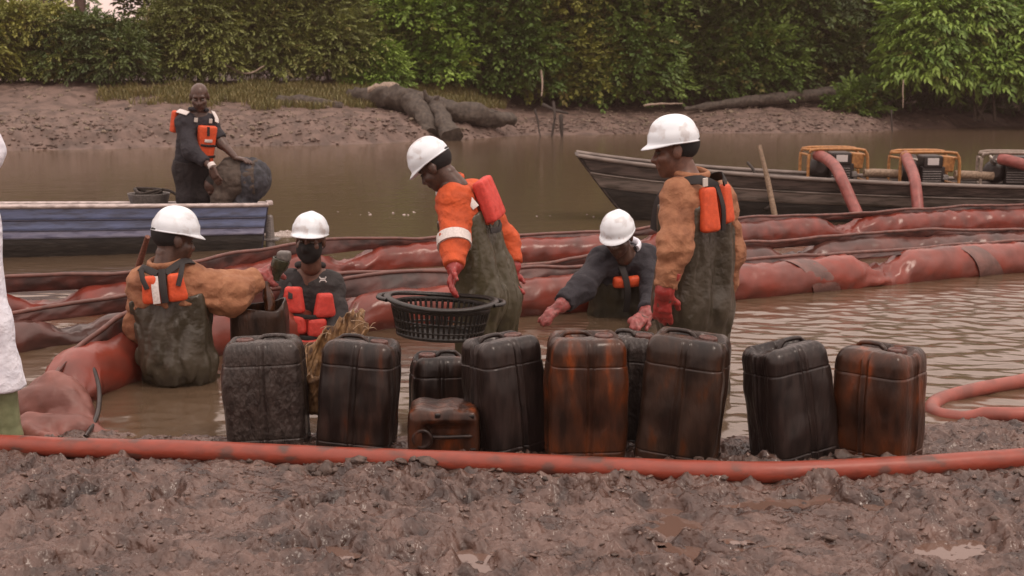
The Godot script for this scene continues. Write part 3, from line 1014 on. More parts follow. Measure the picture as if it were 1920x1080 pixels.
# ---------------------------------------------------------------- jerrycans
# one turn round a rounded rectangle: [x, z, outward x, outward z, place across the face]
func can_ring(w: float, d: float, rc: float) -> Array:
	var o := []
	var marks := [-1.0, -0.75, -0.5, -0.34, -0.24, -0.19, -0.155, -0.13, -0.105, -0.08, -0.055, -0.03, 0.0, 0.03, 0.055, 0.08, 0.105, 0.13, 0.155, 0.19, 0.24, 0.34, 0.5, 0.75, 1.0]
	for side in 4:
		var half := (w if side % 2 == 0 else d) * 0.5 - rc
		var away := (d if side % 2 == 0 else w) * 0.5
		var a0 := -PI / 2 * side
		var n := Vector2(0, 1).rotated(a0)
		var t := Vector2(1, 0).rotated(a0)
		for m in marks:
			var p: Vector2 = n * away + t * half * m
			o.append([p.x, p.y, n.x, n.y, half * m])
		var c := n * (away - rc) + t * half
		for k in range(1, 6):
			var q := n.rotated(-PI / 2 * k / 6.0)
			o.append([c.x + q.x * rc, c.y + q.y * rc, q.x, q.y, 1.0])
	return o

func can_mesh(w: float, d: float, h: float, sd: float, dip_side := 1.0) -> ArrayMesh:
	var s := Shape.new()
	var rows := []
	var ring := can_ring(w, d, 0.048)
	var sh := 0.062
	var lines := [0.10 * h, 0.79 * h]
	# level: height, share of the width, inset in metres, how much of the ribs
	var levels := [[0.0, 0.9, 0.008, 0.0], [0.004, 0.98, 0.003, 0.0], [0.014, 1.0, 0.0, 0.3]]
	var ys := []
	for k in 27: ys.append(lerpf(0.026, h - sh, k / 26.0))
	for g in lines:
		for e in [-0.009, -0.005, -0.002, 0.0, 0.002, 0.005, 0.009]: ys.append(g + e)
	ys.sort()
	for y in ys:
		var line := 0.0
		for g in lines: line += exp(-pow((y - g) / 0.0034, 2.0))
		levels.append([y, 1.0 - 0.03 * smoothstep(0.72, 1.0, y / (h - sh)), 0.0032 * line, 1.0])
	for k in range(1, 10):
		var a := k / 9.0 * PI / 2
		levels.append([h - sh + sh * sin(a), 0.97, sh * 0.72 * (1.0 - cos(a)), 1.0 - 0.6 * k / 9.0])
	var flat_from := levels.size()
	for k in range(1, 10):
		levels.append([h + 0.004 * sin(PI * k / 9.0), 0.97 * (1.0 - k / 9.02), sh * 0.72 * (1.0 - k / 9.02), 0.0])
	for li in levels.size():
		var y: float = levels[li][0]
		var sc: float = levels[li][1]
		var row := PackedVector3Array()
		for q in ring:
			var u: float = absf(q[4])
			var rib: float = (exp(-pow((u - 0.016) / 0.0048, 2.0)) * 0.0075 - exp(-pow(u / 0.006, 2.0)) * 0.004) * levels[li][3]
			var x: float = q[0]
			var z: float = q[1]
			var dent := 0.009 * n_soft.get_noise_3d(x * 5.0 + sd * 3.0, y * 4.0, z * 5.0 + sd) + 0.0012 * n_clod.get_noise_3d(x * 26.0 + sd, y * 18.0, z * 26.0)
			var out: float = rib + dent + 0.002 * sin(PI * y / h) - levels[li][2]
			var px: float = x * sc + q[2] * out
			var pz: float = z * sc + q[3] * out
			if li >= flat_from:
				px = x * sc - q[2] * levels[li][2]
				pz = z * sc - q[3] * levels[li][2]
			var py := y
			if y > h - 0.02:
				var e := Vector2((px - dip_side * w * 0.22) / 0.066, pz / 0.066).length()
				py -= 0.026 * (1.0 - smoothstep(0.75, 1.1, e))
				var f := Vector2((px + dip_side * w * 0.12) / 0.085, pz / 0.045).length()
				py -= 0.026 * (1.0 - smoothstep(0.8, 1.08, f))
			row.append(Vector3(px, py, pz))
		rows.append(row)
	s.sheet(rows, true, true)
	return s.commit()

func cap_mesh(r: float) -> ArrayMesh:
	var s := Shape.new()
	var rows := []
	for l in [[0.0, 0.92], [0.004, 1.0], [0.026, 1.0], [0.031, 0.93], [0.031, 0.72], [0.027, 0.66], [0.027, 0.05]]:
		var row := PackedVector3Array()
		for k in 28:
			var a := TAU * k / 28
			var rr: float = r * l[1] * (1.0 + (0.05 if k % 2 == 0 and l[1] > 0.98 else 0.0))
			row.append(Vector3(rr * cos(a), l[0], -rr * sin(a)))
		rows.append(row)
	s.sheet(rows, true, true)
	return s.commit()

func jerrycan(label: String, at: Vector3, size: Vector3, yaw: float, lean: Vector2, m: Material, sd: float, dip := 1.0, cap := true) -> Node3D:
	var o := thing("jerrycan", label, "jerrycan", at, "oil-stained jerrycans standing in the mud")
	o.basis = Basis.from_euler(Vector3(lean.y, 0, lean.x)) * Basis(Vector3.UP, yaw)
	part("body", can_mesh(size.x, size.z, size.y, sd, dip), m, o)
	if cap: part("cap", cap_mesh(0.036), M.cap, o, Vector3(dip * size.x * 0.22, size.y - 0.030, 0))
	var h := size.y
	part("handle", tube_mesh(smooth_path([Vector3(-dip * size.x * 0.34, h - 0.020, 0), Vector3(-dip * size.x * 0.28, h + 0.006, 0), Vector3(-dip * size.x * 0.02, h + 0.008, 0), Vector3(dip * size.x * 0.06, h - 0.018, 0)], 0.012), [0.012], 10, 0.8), m, o)
	return o

func stand(px_at: Vector3, sink := 0.012) -> Vector3:
	var z := px_at.z + 0.075
	return Vector3(px_at.x * 0.99, near_base(px_at.x, z) - sink, z)

func cans() -> void:
	jerrycan("tar-caked grey-black jerrycan at the left end of the row", stand(Vector3(-1.037, 0.020, -5.297)), Vector3(0.33, 0.45, 0.25), 0.10, Vector2(0.03, -0.02), M.can_tar, 1.0, -1.0)
	jerrycan("brown-black jerrycan between the torn sack and the lying small can", stand(Vector3(-0.651, 0.020, -5.215)), Vector3(0.30, 0.46, 0.25), -0.12, Vector2(-0.075, -0.04), M.can_dark, 2.0, 1.0)
	jerrycan("dark jerrycan with its cap up, behind the small lying can", stand(Vector3(-0.326, 0.010, -5.504)), Vector3(0.24, 0.40, 0.22), 0.15, Vector2(-0.02, 0.0), M.can_dark, 3.0, -1.0)
	jerrycan("black jerrycan leaning left under the basket, ribs on its shoulder", stand(Vector3(-0.007, 0.020, -5.135)), Vector3(0.28, 0.48, 0.25), 0.55, Vector2(0.09, -0.02), M.can_black, 4.0, 1.0)
	jerrycan("rusty orange-flecked jerrycan with a red-brown screw cap on top", stand(Vector3(0.294, 0.020, -5.058)), Vector3(0.31, 0.50, 0.25), 0.08, Vector2(-0.01, 0.03), M.can_rust, 5.0, 1.0)
	jerrycan("glossy black jerrycan half hidden behind the rusty capped one", stand(Vector3(0.497, 0.020, -5.297)), Vector3(0.22, 0.47, 0.22), -0.3, Vector2(-0.02, 0.0), M.can_tar, 6.0, 1.0)
	jerrycan("big brown jerrycan leaning right, below the standing worker", stand(Vector3(0.666, 0.020, -5.013)), Vector3(0.31, 0.51, 0.27), -0.30, Vector2(-0.085, 0.02), M.can_brown, 7.0, 1.0)
	jerrycan("smooth black jerrycan tipping left, alone against the open water", stand(Vector3(1.149, 0.020, -5.028)), Vector3(0.29, 0.47, 0.25), 0.42, Vector2(0.14, -0.03), M.can_black, 8.0, -1.0, false)
	jerrycan("upright rust-orange jerrycan at the right end of the row", stand(Vector3(1.475, 0.020, -5.028)), Vector3(0.30, 0.45, 0.27), -0.72, Vector2(0.0, 0.0), M.can_rust, 9.0, 1.0)
	# the small one lies with its top towards us
	var o := thing("small_jerrycan", "small orange-brown jerrycan lying with its round cap facing out", "jerrycan", Vector3(-0.272, 0.035, -4.90), "oil-stained jerrycans standing in the mud")
	var s := Shape.new()
	s.rbox(Vector3(0.142, 0.100, 0.12), 0.035, Transform3D(Basis(), Vector3(0, 0.092, -0.10)), 10, func(p: Vector3):
		var q := p
		if p.z > 0.09:
			var inn := maxf(absf(p.x - 0.012) / 0.095, absf(p.y + 0.025) / 0.068)
			q.z -= 0.034 * (1.0 - smoothstep(0.85, 1.08, inn))
		q += Vector3.ONE * 0.003 * n_clod.get_noise_3dv(p * 22.0)
		if p.y > 0.09: q.y += 0.004 * sin(p.x * 55.0)
		return q)
	part("body", s.commit(true), M.can_rust, o)
	part("handle", tube_mesh(smooth_path([Vector3(-0.06, 0.082, -0.004), Vector3(-0.01, 0.083, 0.010), Vector3(0.10, 0.086, 0.008), Vector3(0.135, 0.088, -0.004)], 0.012), [0.009], 8), M.can_dark, o)
	var c := part("cap", cap_mesh(0.042), M.can_dark, o, Vector3(-0.082, 0.075, -0.012))
	c.basis = Basis(Vector3.RIGHT, PI / 2)
	for q in [Vector3(0.112, 0.165, 0.008), Vector3(-0.02, 0.170, 0.010), Vector3(0.118, 0.03, 0.010)]:
		part("knob", box_mesh(Vector3(0.012, 0.010, 0.010), 0.006, Transform3D(Basis(), q)), M.can_dark, o)
	# the one with its top cut off, being filled
	var cut := thing("cut_jerrycan", "open-topped brown jerrycan being filled, between two crouching workers", "jerrycan", Vector3(-1.313, 0.034, -6.550))
	var rows := []
	for l in [[0.0, 0.9], [0.012, 1.0], [0.08, 1.0], [0.088, 0.975], [0.096, 1.0], [0.26, 1.0], [0.30, 0.97], [0.322, 0.90], [0.325, 0.86], [0.318, 0.83], [0.29, 0.84], [0.06, 0.92], [0.05, 0.1]]:
		var row := PackedVector3Array()
		for k in 56:
			var a := TAU * k / 56
			var x: float = signf(cos(a)) * pow(absf(cos(a)), 0.5) * 0.145 * l[1]
			var z: float = signf(sin(a)) * pow(absf(sin(a)), 0.5) * 0.125 * l[1]
			row.append(Vector3(x, l[0] + (0.02 * sin(a * 2.0 + 0.6) if l[0] > 0.3 else 0.0) + 0.004 * n_clod.get_noise_2d(x * 30.0, z * 30.0), -z) * (1.0 + 0.012 * n_soft.get_noise_3d(x * 8.0, l[0] * 8.0, z * 8.0)))
		rows.append(row)
	var cs := Shape.new()
	cs.sheet(rows, true, true)
	part("body", cs.commit(), M.can_brown, cut)
	# the vessel in the leftmost worker's hand, and what runs from it
	var v := thing("scoop", "small dark bottle with a grey end, pouring oil in the worker's hand", "bottle", Vector3(-1.218, 0.543, -6.620))
	v.basis = Basis(Vector3.BACK, -0.35).scaled(Vector3.ONE * 0.72)
	var lr := []
	for l in [[-0.10, 0.030], [-0.098, 0.036], [-0.05, 0.037], [-0.02, 0.05], [0.0, 0.062], [0.055, 0.066], [0.062, 0.06], [0.055, 0.055], [0.0, 0.052], [-0.01, 0.004]]:
		var row := PackedVector3Array()
		for k in 22: row.append(Vector3(l[1] * cos(TAU * k / 22), l[0], -l[1] * sin(TAU * k / 22)))
		lr.append(row)
	var vs := Shape.new()
	vs.sheet(lr, true, true)
	part("body", vs.commit(), M.bottle, v)
	part("grey_end", box_mesh(Vector3(0.050, 0.040, 0.05), 0.025, Transform3D(Basis(Vector3.BACK, 0.3), Vector3(0.01, 0.085, 0.0)), 3), M.grey_plastic, v)
	solo("oil_stream", tube_mesh(smooth_path([Vector3(-1.285, 0.471, -6.580), Vector3(-1.274, 0.416, -6.570), Vector3(-1.260, 0.350, -6.560), Vector3(-1.266, 0.279, -6.550), Vector3(-1.273, 0.160, -6.550)], 0.015), [0.022, 0.024, 0.020, 0.026, 0.03], 9), M.oil, "brown stream of oil pouring into the open-topped jerrycan", "oil")

# ---------------------------------------------------------------- basket and sack
func basket() -> void:
	var o := thing("basket", "black plastic laundry basket with slotted sides, held at the bending worker's hip", "basket", Vector3(-0.366, 0.320, -6.450))
	o.basis = Basis(Vector3.BACK, -0.055) * Basis(Vector3.RIGHT, 0.05)
	var top := 0.075
	var bot := -0.10
	var ring := func(y: float, rx: float, rz: float, w: float, h: float, wave := 0.0) -> ArrayMesh:
		var rows := []
		for k in 64:
			var a := TAU * k / 64
			var d := Vector3(cos(a) * rx, y + wave * cos(2.0 * a), sin(a) * rz)
			var dd := Vector3(cos(a), 0, sin(a))
			var row := PackedVector3Array()
			for q in 8:
				var b := TAU * q / 8
				row.append(d + dd * cos(b) * w + Vector3.UP * sin(b) * h)
			rows.append(row)
		rows.append(rows[0])
		var s := Shape.new()
		s.sheet(rows, true)
		return s.commit()
	part("rim", ring.call(top, 0.275, 0.185, 0.022, 0.012, 0.010), M.basket, o)
	part("band", ring.call(top - 0.030, 0.250, 0.165, 0.006, 0.014), M.basket, o)
	part("band", ring.call(-0.022, 0.236, 0.155, 0.005, 0.006), M.basket, o)
	part("band", ring.call(-0.068, 0.226, 0.148, 0.005, 0.006), M.basket, o)
	part("band", ring.call(bot, 0.216, 0.140, 0.010, 0.012), M.basket, o)
	var fl := Shape.new()
	var r0 := PackedVector3Array()
	var r1 := PackedVector3Array()
	for k in 40:
		var a := TAU * k / 40
		r0.append(Vector3(0.214 * cos(a), bot - 0.004, 0.138 * sin(a)))
		r1.append(Vector3(0.002 * cos(a), bot - 0.004, 0.002 * sin(a)))
	fl.sheet([r1, r0], true)
	part("floor", fl.commit(), M.basket, o)
	for k in 52:
		var a := TAU * k / 52
		var s := Shape.new()
		s.tube([Vector3(0.250 * cos(a), top - 0.03, 0.165 * sin(a)), Vector3(0.216 * cos(a), bot, 0.140 * sin(a))], [0.0072], 6)
		part("slat", s.commit(), M.basket, o)
	for e in [-1.0, 1.0]:
		part("grip", tube_mesh(smooth_path([Vector3(e * 0.27, top + 0.004, -0.075), Vector3(e * 0.31, top + 0.004, -0.04), Vector3(e * 0.318, top + 0.004, 0.0), Vector3(e * 0.31, top + 0.004, 0.04), Vector3(e * 0.27, top + 0.004, 0.075)], 0.02), [0.016], 8, 0.7), M.basket, o)

func sack() -> void:
	var s := Shape.new()
	var rows := []
	var foot := Vector3(-0.803, 0.104, -5.350)
	var n := 72
	var outer := []
	var inner := []
	for i in 34:
		var v := i / 33.0
		var row := PackedVector3Array()
		var rin := PackedVector3Array()
		for k in n:
			var a := TAU * k / n
			var fold := 0.020 * n_fold.get_noise_3d(cos(a) * 2.2, v * 1.6, sin(a) * 2.2 + 4.0) + 0.012 * sin(a * 9.0 + v * 3.0) * v
			var r := 0.07 + 0.075 * pow(v, 0.8) + fold
			# high and narrow lip to the right and behind, torn low towards the left front
			var lip := 0.30 + 0.12 * maxf(0.0, cos(a - 0.75)) - 0.13 * maxf(0.0, cos(a - 3.9)) + 0.03 * n_soft.get_noise_2d(cos(a) * 3.0, sin(a) * 3.0)
			var y := v * lip
			var lean := Vector3(0.06 * v * v, 0, -0.01 * v)
			row.append(foot + Vector3(cos(a) * r * (1.0 - 0.25 * smoothstep(0.6, 1.0, v) * maxf(0.0, cos(a - 0.6))), y, -sin(a) * r) + lean)
			rin.append(foot + Vector3(cos(a) * (r - 0.008) * (1.0 - 0.25 * smoothstep(0.6, 1.0, v) * maxf(0.0, cos(a - 0.6))), y, -sin(a) * (r - 0.008)) + lean)
		outer.append(row)
		inner.append(rin)
	inner.reverse()
	rows.append_array(outer)
	rows.append_array(inner)
	s.sheet(rows, true)
	var o := thing("woven_sack", "torn golden-brown woven sack gaping open between the first two jerrycans", "sack")
	part("fabric", s.commit(), M.sack, o)
	# loose fibres along the torn lip
	var f := Shape.new()
	var r := RandomNumberGenerator.new()
	r.seed = 5
	for k in 46:
		var p: Vector3 = outer[33][r.randi() % n]
		var d := Vector3(r.randfn() * 0.03 - 0.01, 0.01 + r.randfn() * 0.02, 0.015 + r.randfn() * 0.02)
		f.tube([p, p + d * 0.6, p + d + Vector3(0, -0.012, 0)], [0.0016], 3)
	tag(part("frayed_fibres", f.commit(), M.sack_light, o), "", "", "", "stuff")

# ---------------------------------------------------------------- boats
# a side point: t along (0 stern .. 1 bow), v up (0 keel .. 1 gunwale)
func strake(side: float, v0: float, v1: float, thick: float, shape: Callable, n := 48) -> ArrayMesh:
	var s := Shape.new()
	var rows := []
	for i in n + 1:
		var t := float(i) / n
		var row := PackedVector3Array()
		for k in 5: row.append(shape.call(t, lerpf(v0, v1, k / 4.0), side, 0.0))
		for k in 5: row.append(shape.call(t, lerpf(v1, v0, k / 4.0), side, thick))
		rows.append(row)
	if side < 0: rows.reverse()
	s.sheet(rows, true, true)
	return s.commit()

func rail(side: float, v: float, r: float, flat: float, shape: Callable, out := 0.01, n := 48) -> ArrayMesh:
	var pts := []
	for i in n + 1: pts.append(shape.call(float(i) / n, v, side, -out))
	return tube_mesh(pts, [r], 10, flat)

func blue_boat() -> void:
	# local x runs along the boat; the stern is at x = 0 and faces the middle of the picture
	var o := thing("blue_boat", "blue wooden motor boat with a pale gunwale, carrying two people", "boat", Vector3(-2.32, 0.0, -11.62))
	o.basis = Basis(Vector3.UP, 0.20) * Basis(Vector3.RIGHT, -0.07)
	var shape := func(t: float, v: float, side: float, inn: float) -> Vector3:
		var x := -6.6 * t
		var gun := 0.385 + 0.05 * minf(t * 2.2, 1.0) + 0.30 * pow(maxf(t - 0.55, 0.0) / 0.45, 2.0)
		var beam := 0.50 * (1.0 - 0.50 * pow(1.0 - minf(t / 0.26, 1.0), 2.0)) * sqrt(maxf(0.0, 1.0 - pow(maxf(t - 0.5, 0.0) / 0.5, 2.4)))
		var y := lerpf(-0.16, gun, v)
		var w := beam * (0.62 + 0.38 * pow(v, 0.7)) - inn
		return Vector3(x + (-0.05 * v if t < 0.001 else 0.0) + 0.14 * pow(1.0 - t, 6.0) * v, y, side * maxf(w, 0.01))
	for sd in [1.0, -1.0]:
		tag(part("hull_side", strake(sd, 0.0, 0.50, 0.03, shape), M.hull_dark, o), "dark lower hull below the blue boards")
		part("blue_board", strake(sd, 0.505, 0.62, 0.022, func(t, v, s_, i): return shape.call(t, v, s_, i - 0.012)), M.blue_pale, o)
		part("blue_board", strake(sd, 0.625, 0.78, 0.02, func(t, v, s_, i): return shape.call(t, v, s_, i - 0.005)), M.blue_paint, o)
		part("blue_board", strake(sd, 0.785, 0.97, 0.02, shape), M.blue_paint, o)
		part("rub_rail", rail(sd, 0.78, 0.009, 0.8, shape), M.blue_dark, o)
		part("rub_rail", rail(sd, 0.62, 0.008, 0.8, shape), M.blue_dark, o)
		part("gunwale", rail(sd, 0.985, 0.034, 0.6, shape, 0.0), M.gunwale, o)
	var tr := Shape.new()
	var rows := []
	for k in 9:
		var v := k / 8.0 * 0.98
		var a: Vector3 = shape.call(0.0, v, 1.0, 0.0)
		var b: Vector3 = shape.call(0.0, v, -1.0, 0.0)
		rows.append(PackedVector3Array([a + Vector3(0.012, 0, 0), b + Vector3(0.012, 0, 0), b - Vector3(0.03, 0, 0), a - Vector3(0.03, 0, 0)]))
	tr.sheet(rows, true, true)
	part("transom", tr.commit(), M.blue_dark, o)
	part("transom_cap", box_mesh(Vector3(0.03, 0.018, 0.25), 0.01, Transform3D(Basis(), Vector3(0.11, 0.390, 0))), M.gunwale, o)
	var fl := Shape.new()
	var fr := []
	for i in 30:
		var t := i / 29.0 * 0.95
		var a: Vector3 = shape.call(t, 0.18, 1.0, 0.03)
		var b: Vector3 = shape.call(t, 0.18, -1.0, 0.03)
		fr.append(PackedVector3Array([a, b]))
	fl.sheet(fr, false)
	part("floor", fl.commit(), M.hull_dark, o)
	for x in [-2.6, -4.2]:
		part("bench", box_mesh(Vector3(0.13, 0.015, 0.47), 0.008, Transform3D(Basis(), Vector3(x, 0.27, 0))), M.hull_dark, o)
	# tub on the floor, and the small motor hung on the transom
	var tub := thing("tub", "grey tub of tangled rope standing in the blue boat beside the boatman", "tub", Vector3(-3.339, 0.343, -11.750))
	var lr := []
	for l in [[-0.06, 0.14], [0.12, 0.19], [0.128, 0.19], [0.122, 0.176], [0.02, 0.16], [0.0, 0.01]]:
		var row := PackedVector3Array()
		for k in 28: row.append(Vector3(l[1] * cos(TAU * k / 28), l[0], -l[1] * sin(TAU * k / 28)))
		lr.append(row)
	var ts := Shape.new()
	ts.sheet(lr, true, true)
	part("body", ts.commit(), M.grey_plastic, tub)
	var rp := []
	for k in 60: rp.append(Vector3(0.12 * cos(k * 0.7) + 0.02 * sin(k * 2.1), 0.09 + 0.001 * k + 0.02 * sin(k * 1.3), 0.12 * sin(k * 0.7)))
	rp.append_array([Vector3(0.2, 0.15, 0.02), Vector3(0.3, 0.06, 0.05)])
	part("rope", tube_mesh(smooth_path(rp, 0.04), [0.013], 6), M.dark_wood, tub)
	# churned water behind the boat
	var foam := Shape.new()
	foam.rbox(Vector3(0.30, 0.02, 0.16), 0.018, Transform3D(), 16, func(p: Vector3):
		var q := p
		var e := Vector2(p.x / 0.30, p.z / 0.16).length()
		q.y = (0.045 * maxf(0.0, n_fold.get_noise_3d(p.x * 9.0, 2.0, p.z * 12.0) + 0.45) * maxf(0.0, 1.0 - e) if p.y > 0.0 else -0.03)
		return q)
	var w := solo("foam", foam.commit(), M.foam, "white churned water at the stern of the blue boat", "foam", "", "stuff")
	w.position = Vector3(-2.199, -0.004, -12.484)
	var mo := thing("outboard_motor", "grey outboard motor leg in the water behind the blue boat", "motor", Vector3(-2.207, 0.163, -11.600))
	part("leg", box_mesh(Vector3(0.035, 0.20, 0.06), 0.025, Transform3D(Basis(Vector3.BACK, 0.05), Vector3(0, -0.08, 0))), M.grey_metal, mo)
	part("plate", box_mesh(Vector3(0.075, 0.010, 0.07), 0.008, Transform3D(Basis(), Vector3(0.01, -0.10, 0))), M.grey_metal, mo)

func wooden_boat() -> void:
	var o := thing("wooden_boat", "long grey plank boat with a blunt bow, loaded with three pumps", "boat", Vector3(1.104, 0.000, -13.179) + Vector3(0, 0, -0.75))
	o.basis = Basis(Vector3.UP, -0.02)
	var shape := func(t: float, v: float, side: float, inn: float) -> Vector3:
		var gun := 0.38 + 0.30 * pow(1.0 - t, 3.2) + 0.05 * pow(1.0 - t, 10.0) + 0.3 * pow(maxf(t - 0.6, 0.0) / 0.4, 2.0)
		var y := lerpf(-0.14 + 0.10 * pow(1.0 - t, 6.0), gun, v)
		var beam := 0.56 * (1.0 - 0.42 * pow(1.0 - t, 3.0)) * sqrt(maxf(0.05, 1.0 - pow(maxf(t - 0.6, 0.0) / 0.4, 2.6)))
		var w := beam * (0.55 + 0.45 * pow(v, 0.8)) - inn
		return Vector3(9.0 * t + 0.62 * (1.0 - pow(v, 0.9)) * pow(1.0 - t, 8.0) - 0.42, y, side * w)
	for sd in [1.0, -1.0]:
		tag(part("hull_side", strake(sd, 0.0, 0.52, 0.03, shape), M.hull_dark, o), "dark tarred lower side")
		part("plank", strake(sd, 0.525, 0.725, 0.03, func(t, v, s_, i): return shape.call(t, v, s_, i - 0.018)), M.plank, o)
		part("plank", strake(sd, 0.73, 0.93, 0.03, shape), M.plank_dark, o)
		part("batten", rail(sd, 0.725, 0.014, 0.7, shape, 0.02), M.plank, o)
		part("gunwale", rail(sd, 0.965, 0.030, 0.75, shape, 0.006), M.plank_light, o)
	# blunt bow: three boards across
	for b in [[0.02, 0.52, 0], [0.525, 0.725, 1], [0.73, 0.96, 2]]:
		var rows := []
		for k in 7:
			var v := lerpf(b[0], b[1], k / 6.0)
			var p: Vector3 = shape.call(0.0, v, 1.0, -0.012)
			var q: Vector3 = shape.call(0.0, v, -1.0, -0.012)
			rows.append(PackedVector3Array([p + Vector3(-0.02, 0, 0), p + Vector3(0.02, 0, 0), q + Vector3(0.02, 0, 0), q + Vector3(-0.02, 0, 0)]))
		var s := Shape.new()
		s.sheet(rows, true, true)
		part("bow_board", s.commit(), M.plank_dark if b[2] != 1 else M.plank, o)
	var fl := []
	for i in 40:
		var t := i / 39.0 * 0.97
		fl.append(PackedVector3Array([shape.call(t, 0.42, -1.0, 0.03), shape.call(t, 0.42, 1.0, 0.03)]))
	var fs := Shape.new()
	fs.sheet(fl, false)
	part("floor", fs.commit(), M.plank_dark, o)
	for x in [0.9, 2.4, 4.1, 6.0]:
		part("thwart", box_mesh(Vector3(0.10, 0.018, 0.45), 0.008, Transform3D(Basis(), Vector3(x, 0.30, 0))), M.plank, o)
	solo("rope", tube_mesh(smooth_path([Vector3(2.526, 0.618, -13.750), Vector3(2.561, 0.553, -13.620), Vector3(2.609, 0.406, -13.550), Vector3(2.740, 0.212, -13.500), Vector3(2.675, 0.145, -13.500), Vector3(2.760, 0.192, -13.480)], 0.03), [0.016], 7), M.dark_wood, "dark rope hanging over the plank boat's side by the pole", "rope")
	solo("pole", tube_mesh([Vector3(2.578, 0.824, -13.400), Vector3(2.659, 0.454, -13.300), Vector3(2.742, 0.020, -13.200)], [0.022, 0.028, 0.032], 8), M.bamboo, "pale bamboo pole standing in the water against the plank boat", "pole")

func pumps() -> void:
	var spots := [[Vector3(3.559, 0.441, -14.200), "yellow-framed pump nearest the plank boat's bow", M.pump_yellow, 0.0], [Vector3(4.543, 0.409, -14.150), "yellow-framed pump in the middle of the three", M.pump_yellow, 0.02], [Vector3(5.479, 0.402, -14.100), "grey-framed pump at the right picture edge", M.pump_grey, -0.25]]
	for a in spots:
		var o := thing("water_pump", a[1], "pump", a[0] + Vector3(0, -0.06, 0), "pumps in the plank boat")
		o.rotation.y = a[3]
		var fm: Material = a[2]
		for z in [-0.2, 0.2]:
			part("frame", tube_mesh(smooth_path([Vector3(-0.325, 0, z), Vector3(-0.325, 0.26, z), Vector3(-0.31, 0.335, z), Vector3(-0.24, 0.365, z), Vector3(0.22, 0.365, z), Vector3(0.295, 0.335, z), Vector3(0.32, 0.26, z), Vector3(0.325, 0, z)], 0.03), [0.017], 8), fm, o)
		for x in [-0.315, 0.31]:
			part("crossbar", tube_mesh([Vector3(x, 0.30, -0.2), Vector3(x, 0.30, 0.2)], [0.014], 8), fm, o)
			part("crossbar", tube_mesh([Vector3(x, 0.02, -0.2), Vector3(x, 0.02, 0.2)], [0.014], 8), fm, o)
		part("crossbar", box_mesh(Vector3(0.31, 0.012, 0.03), 0.008, Transform3D(Basis(), Vector3(0, 0.345, -0.17))), fm, o)
		part("engine", box_mesh(Vector3(0.13, 0.10, 0.12), 0.02, Transform3D(Basis(), Vector3(0.07, 0.11, 0)), 2), M.engine, o)
		var tank := part("fuel_tank", box_mesh(Vector3(0.112, 0.075, 0.13), 0.03, Transform3D(Basis(), Vector3(0.06, 0.255, 0.0)), 2), M.engine, o)
		part("label_plate", box_mesh(Vector3(0.062, 0.038, 0.003), 0.002, Transform3D(Basis(), Vector3(0.058, 0.262, 0.131))), M.label_white, tank)
		part("air_filter", box_mesh(Vector3(0.07, 0.085, 0.09), 0.02, Transform3D(Basis(Vector3.BACK, -0.12), Vector3(0.235, 0.235, 0.02)), 2), fm, o)
		part("carburettor", box_mesh(Vector3(0.03, 0.03, 0.05), 0.012, Transform3D(Basis(), Vector3(0.20, 0.09, 0.10))), M.grey_metal, o)
		for k in 5: part("fin", box_mesh(Vector3(0.10, 0.005, 0.012), 0.003, Transform3D(Basis(), Vector3(0.05, 0.05 + 0.026 * k, 0.128))), M.grey_metal, o)
		var vol := Shape.new()
		var rows := []
		for l in [[-0.09, 0.05], [-0.08, 0.10], [0.0, 0.13], [0.06, 0.11], [0.08, 0.05]]:
			var row := PackedVector3Array()
			for k in 20: row.append(Vector3(-0.16 + l[1] * cos(TAU * k / 20), 0.15 + l[1] * sin(TAU * k / 20), l[0]))
			rows.append(row)
		vol.sheet(rows, true, true)
		part("pump_housing", vol.commit(), M.engine, o)
		part("outlet", tube_mesh([Vector3(-0.17, 0.22, 0.02), Vector3(-0.18, 0.29, 0.05), Vector3(-0.16, 0.30, 0.13)], [0.045], 12), M.grey_metal, o)
		part("clamp", tube_mesh([Vector3(-0.23, 0.33, 0.10), Vector3(-0.20, 0.30, 0.12), Vector3(-0.12, 0.28, 0.13)], [0.014], 6), M.clamp, o)
	var g := "pump hoses over the plank boat's side"
	hose("pump_hose", "pink-red hose arching from the first yellow pump down over the side", [Vector3(3.336, 0.685, -14.050), Vector3(3.395, 0.654, -13.900), Vector3(3.432, 0.581, -13.620), Vector3(3.440, 0.452, -13.320), Vector3(3.494, 0.286, -13.200), Vector3(3.548, 0.086, -13.000), Vector3(3.592, -0.055, -12.900)], 0.062, M.hose_pump, g)
	hose("pump_hose", "pink-red hose dropping straight from the middle yellow pump", [Vector3(4.290, 0.677, -14.000), Vector3(4.270, 0.629, -13.850), Vector3(4.237, 0.514, -13.540), Vector3(4.197, 0.399, -13.300), Vector3(4.175, 0.141, -13.100), Vector3(4.163, -0.012, -13.000)], 0.060, M.hose_pump, g)
	hose("pump_hose", "pink-red hose running right from the grey pump out of the picture", [Vector3(5.308, 0.645, -13.950), Vector3(5.386, 0.629, -13.850), Vector3(5.545, 0.578, -13.750), Vector3(5.831, 0.487, -13.600), Vector3(6.000, 0.232, -13.300), Vector3(6.039, -0.024, -13.100)], 0.062, M.hose_pump, g)
	hose("suction_pipe", "pale brown pipe lying between the first and middle pump", [Vector3(3.845, 0.491, -14.000), Vector3(4.020, 0.491, -14.000), Vector3(4.253, 0.479, -14.000)], 0.045, M.bamboo, "pipes joining the pumps")
	hose("suction_pipe", "pale brown pipe lying between the middle and grey pump", [Vector3(4.836, 0.474, -14.000), Vector3(5.011, 0.468, -14.000), Vector3(5.257, 0.456, -14.000)], 0.045, M.bamboo, "pipes joining the pumps")

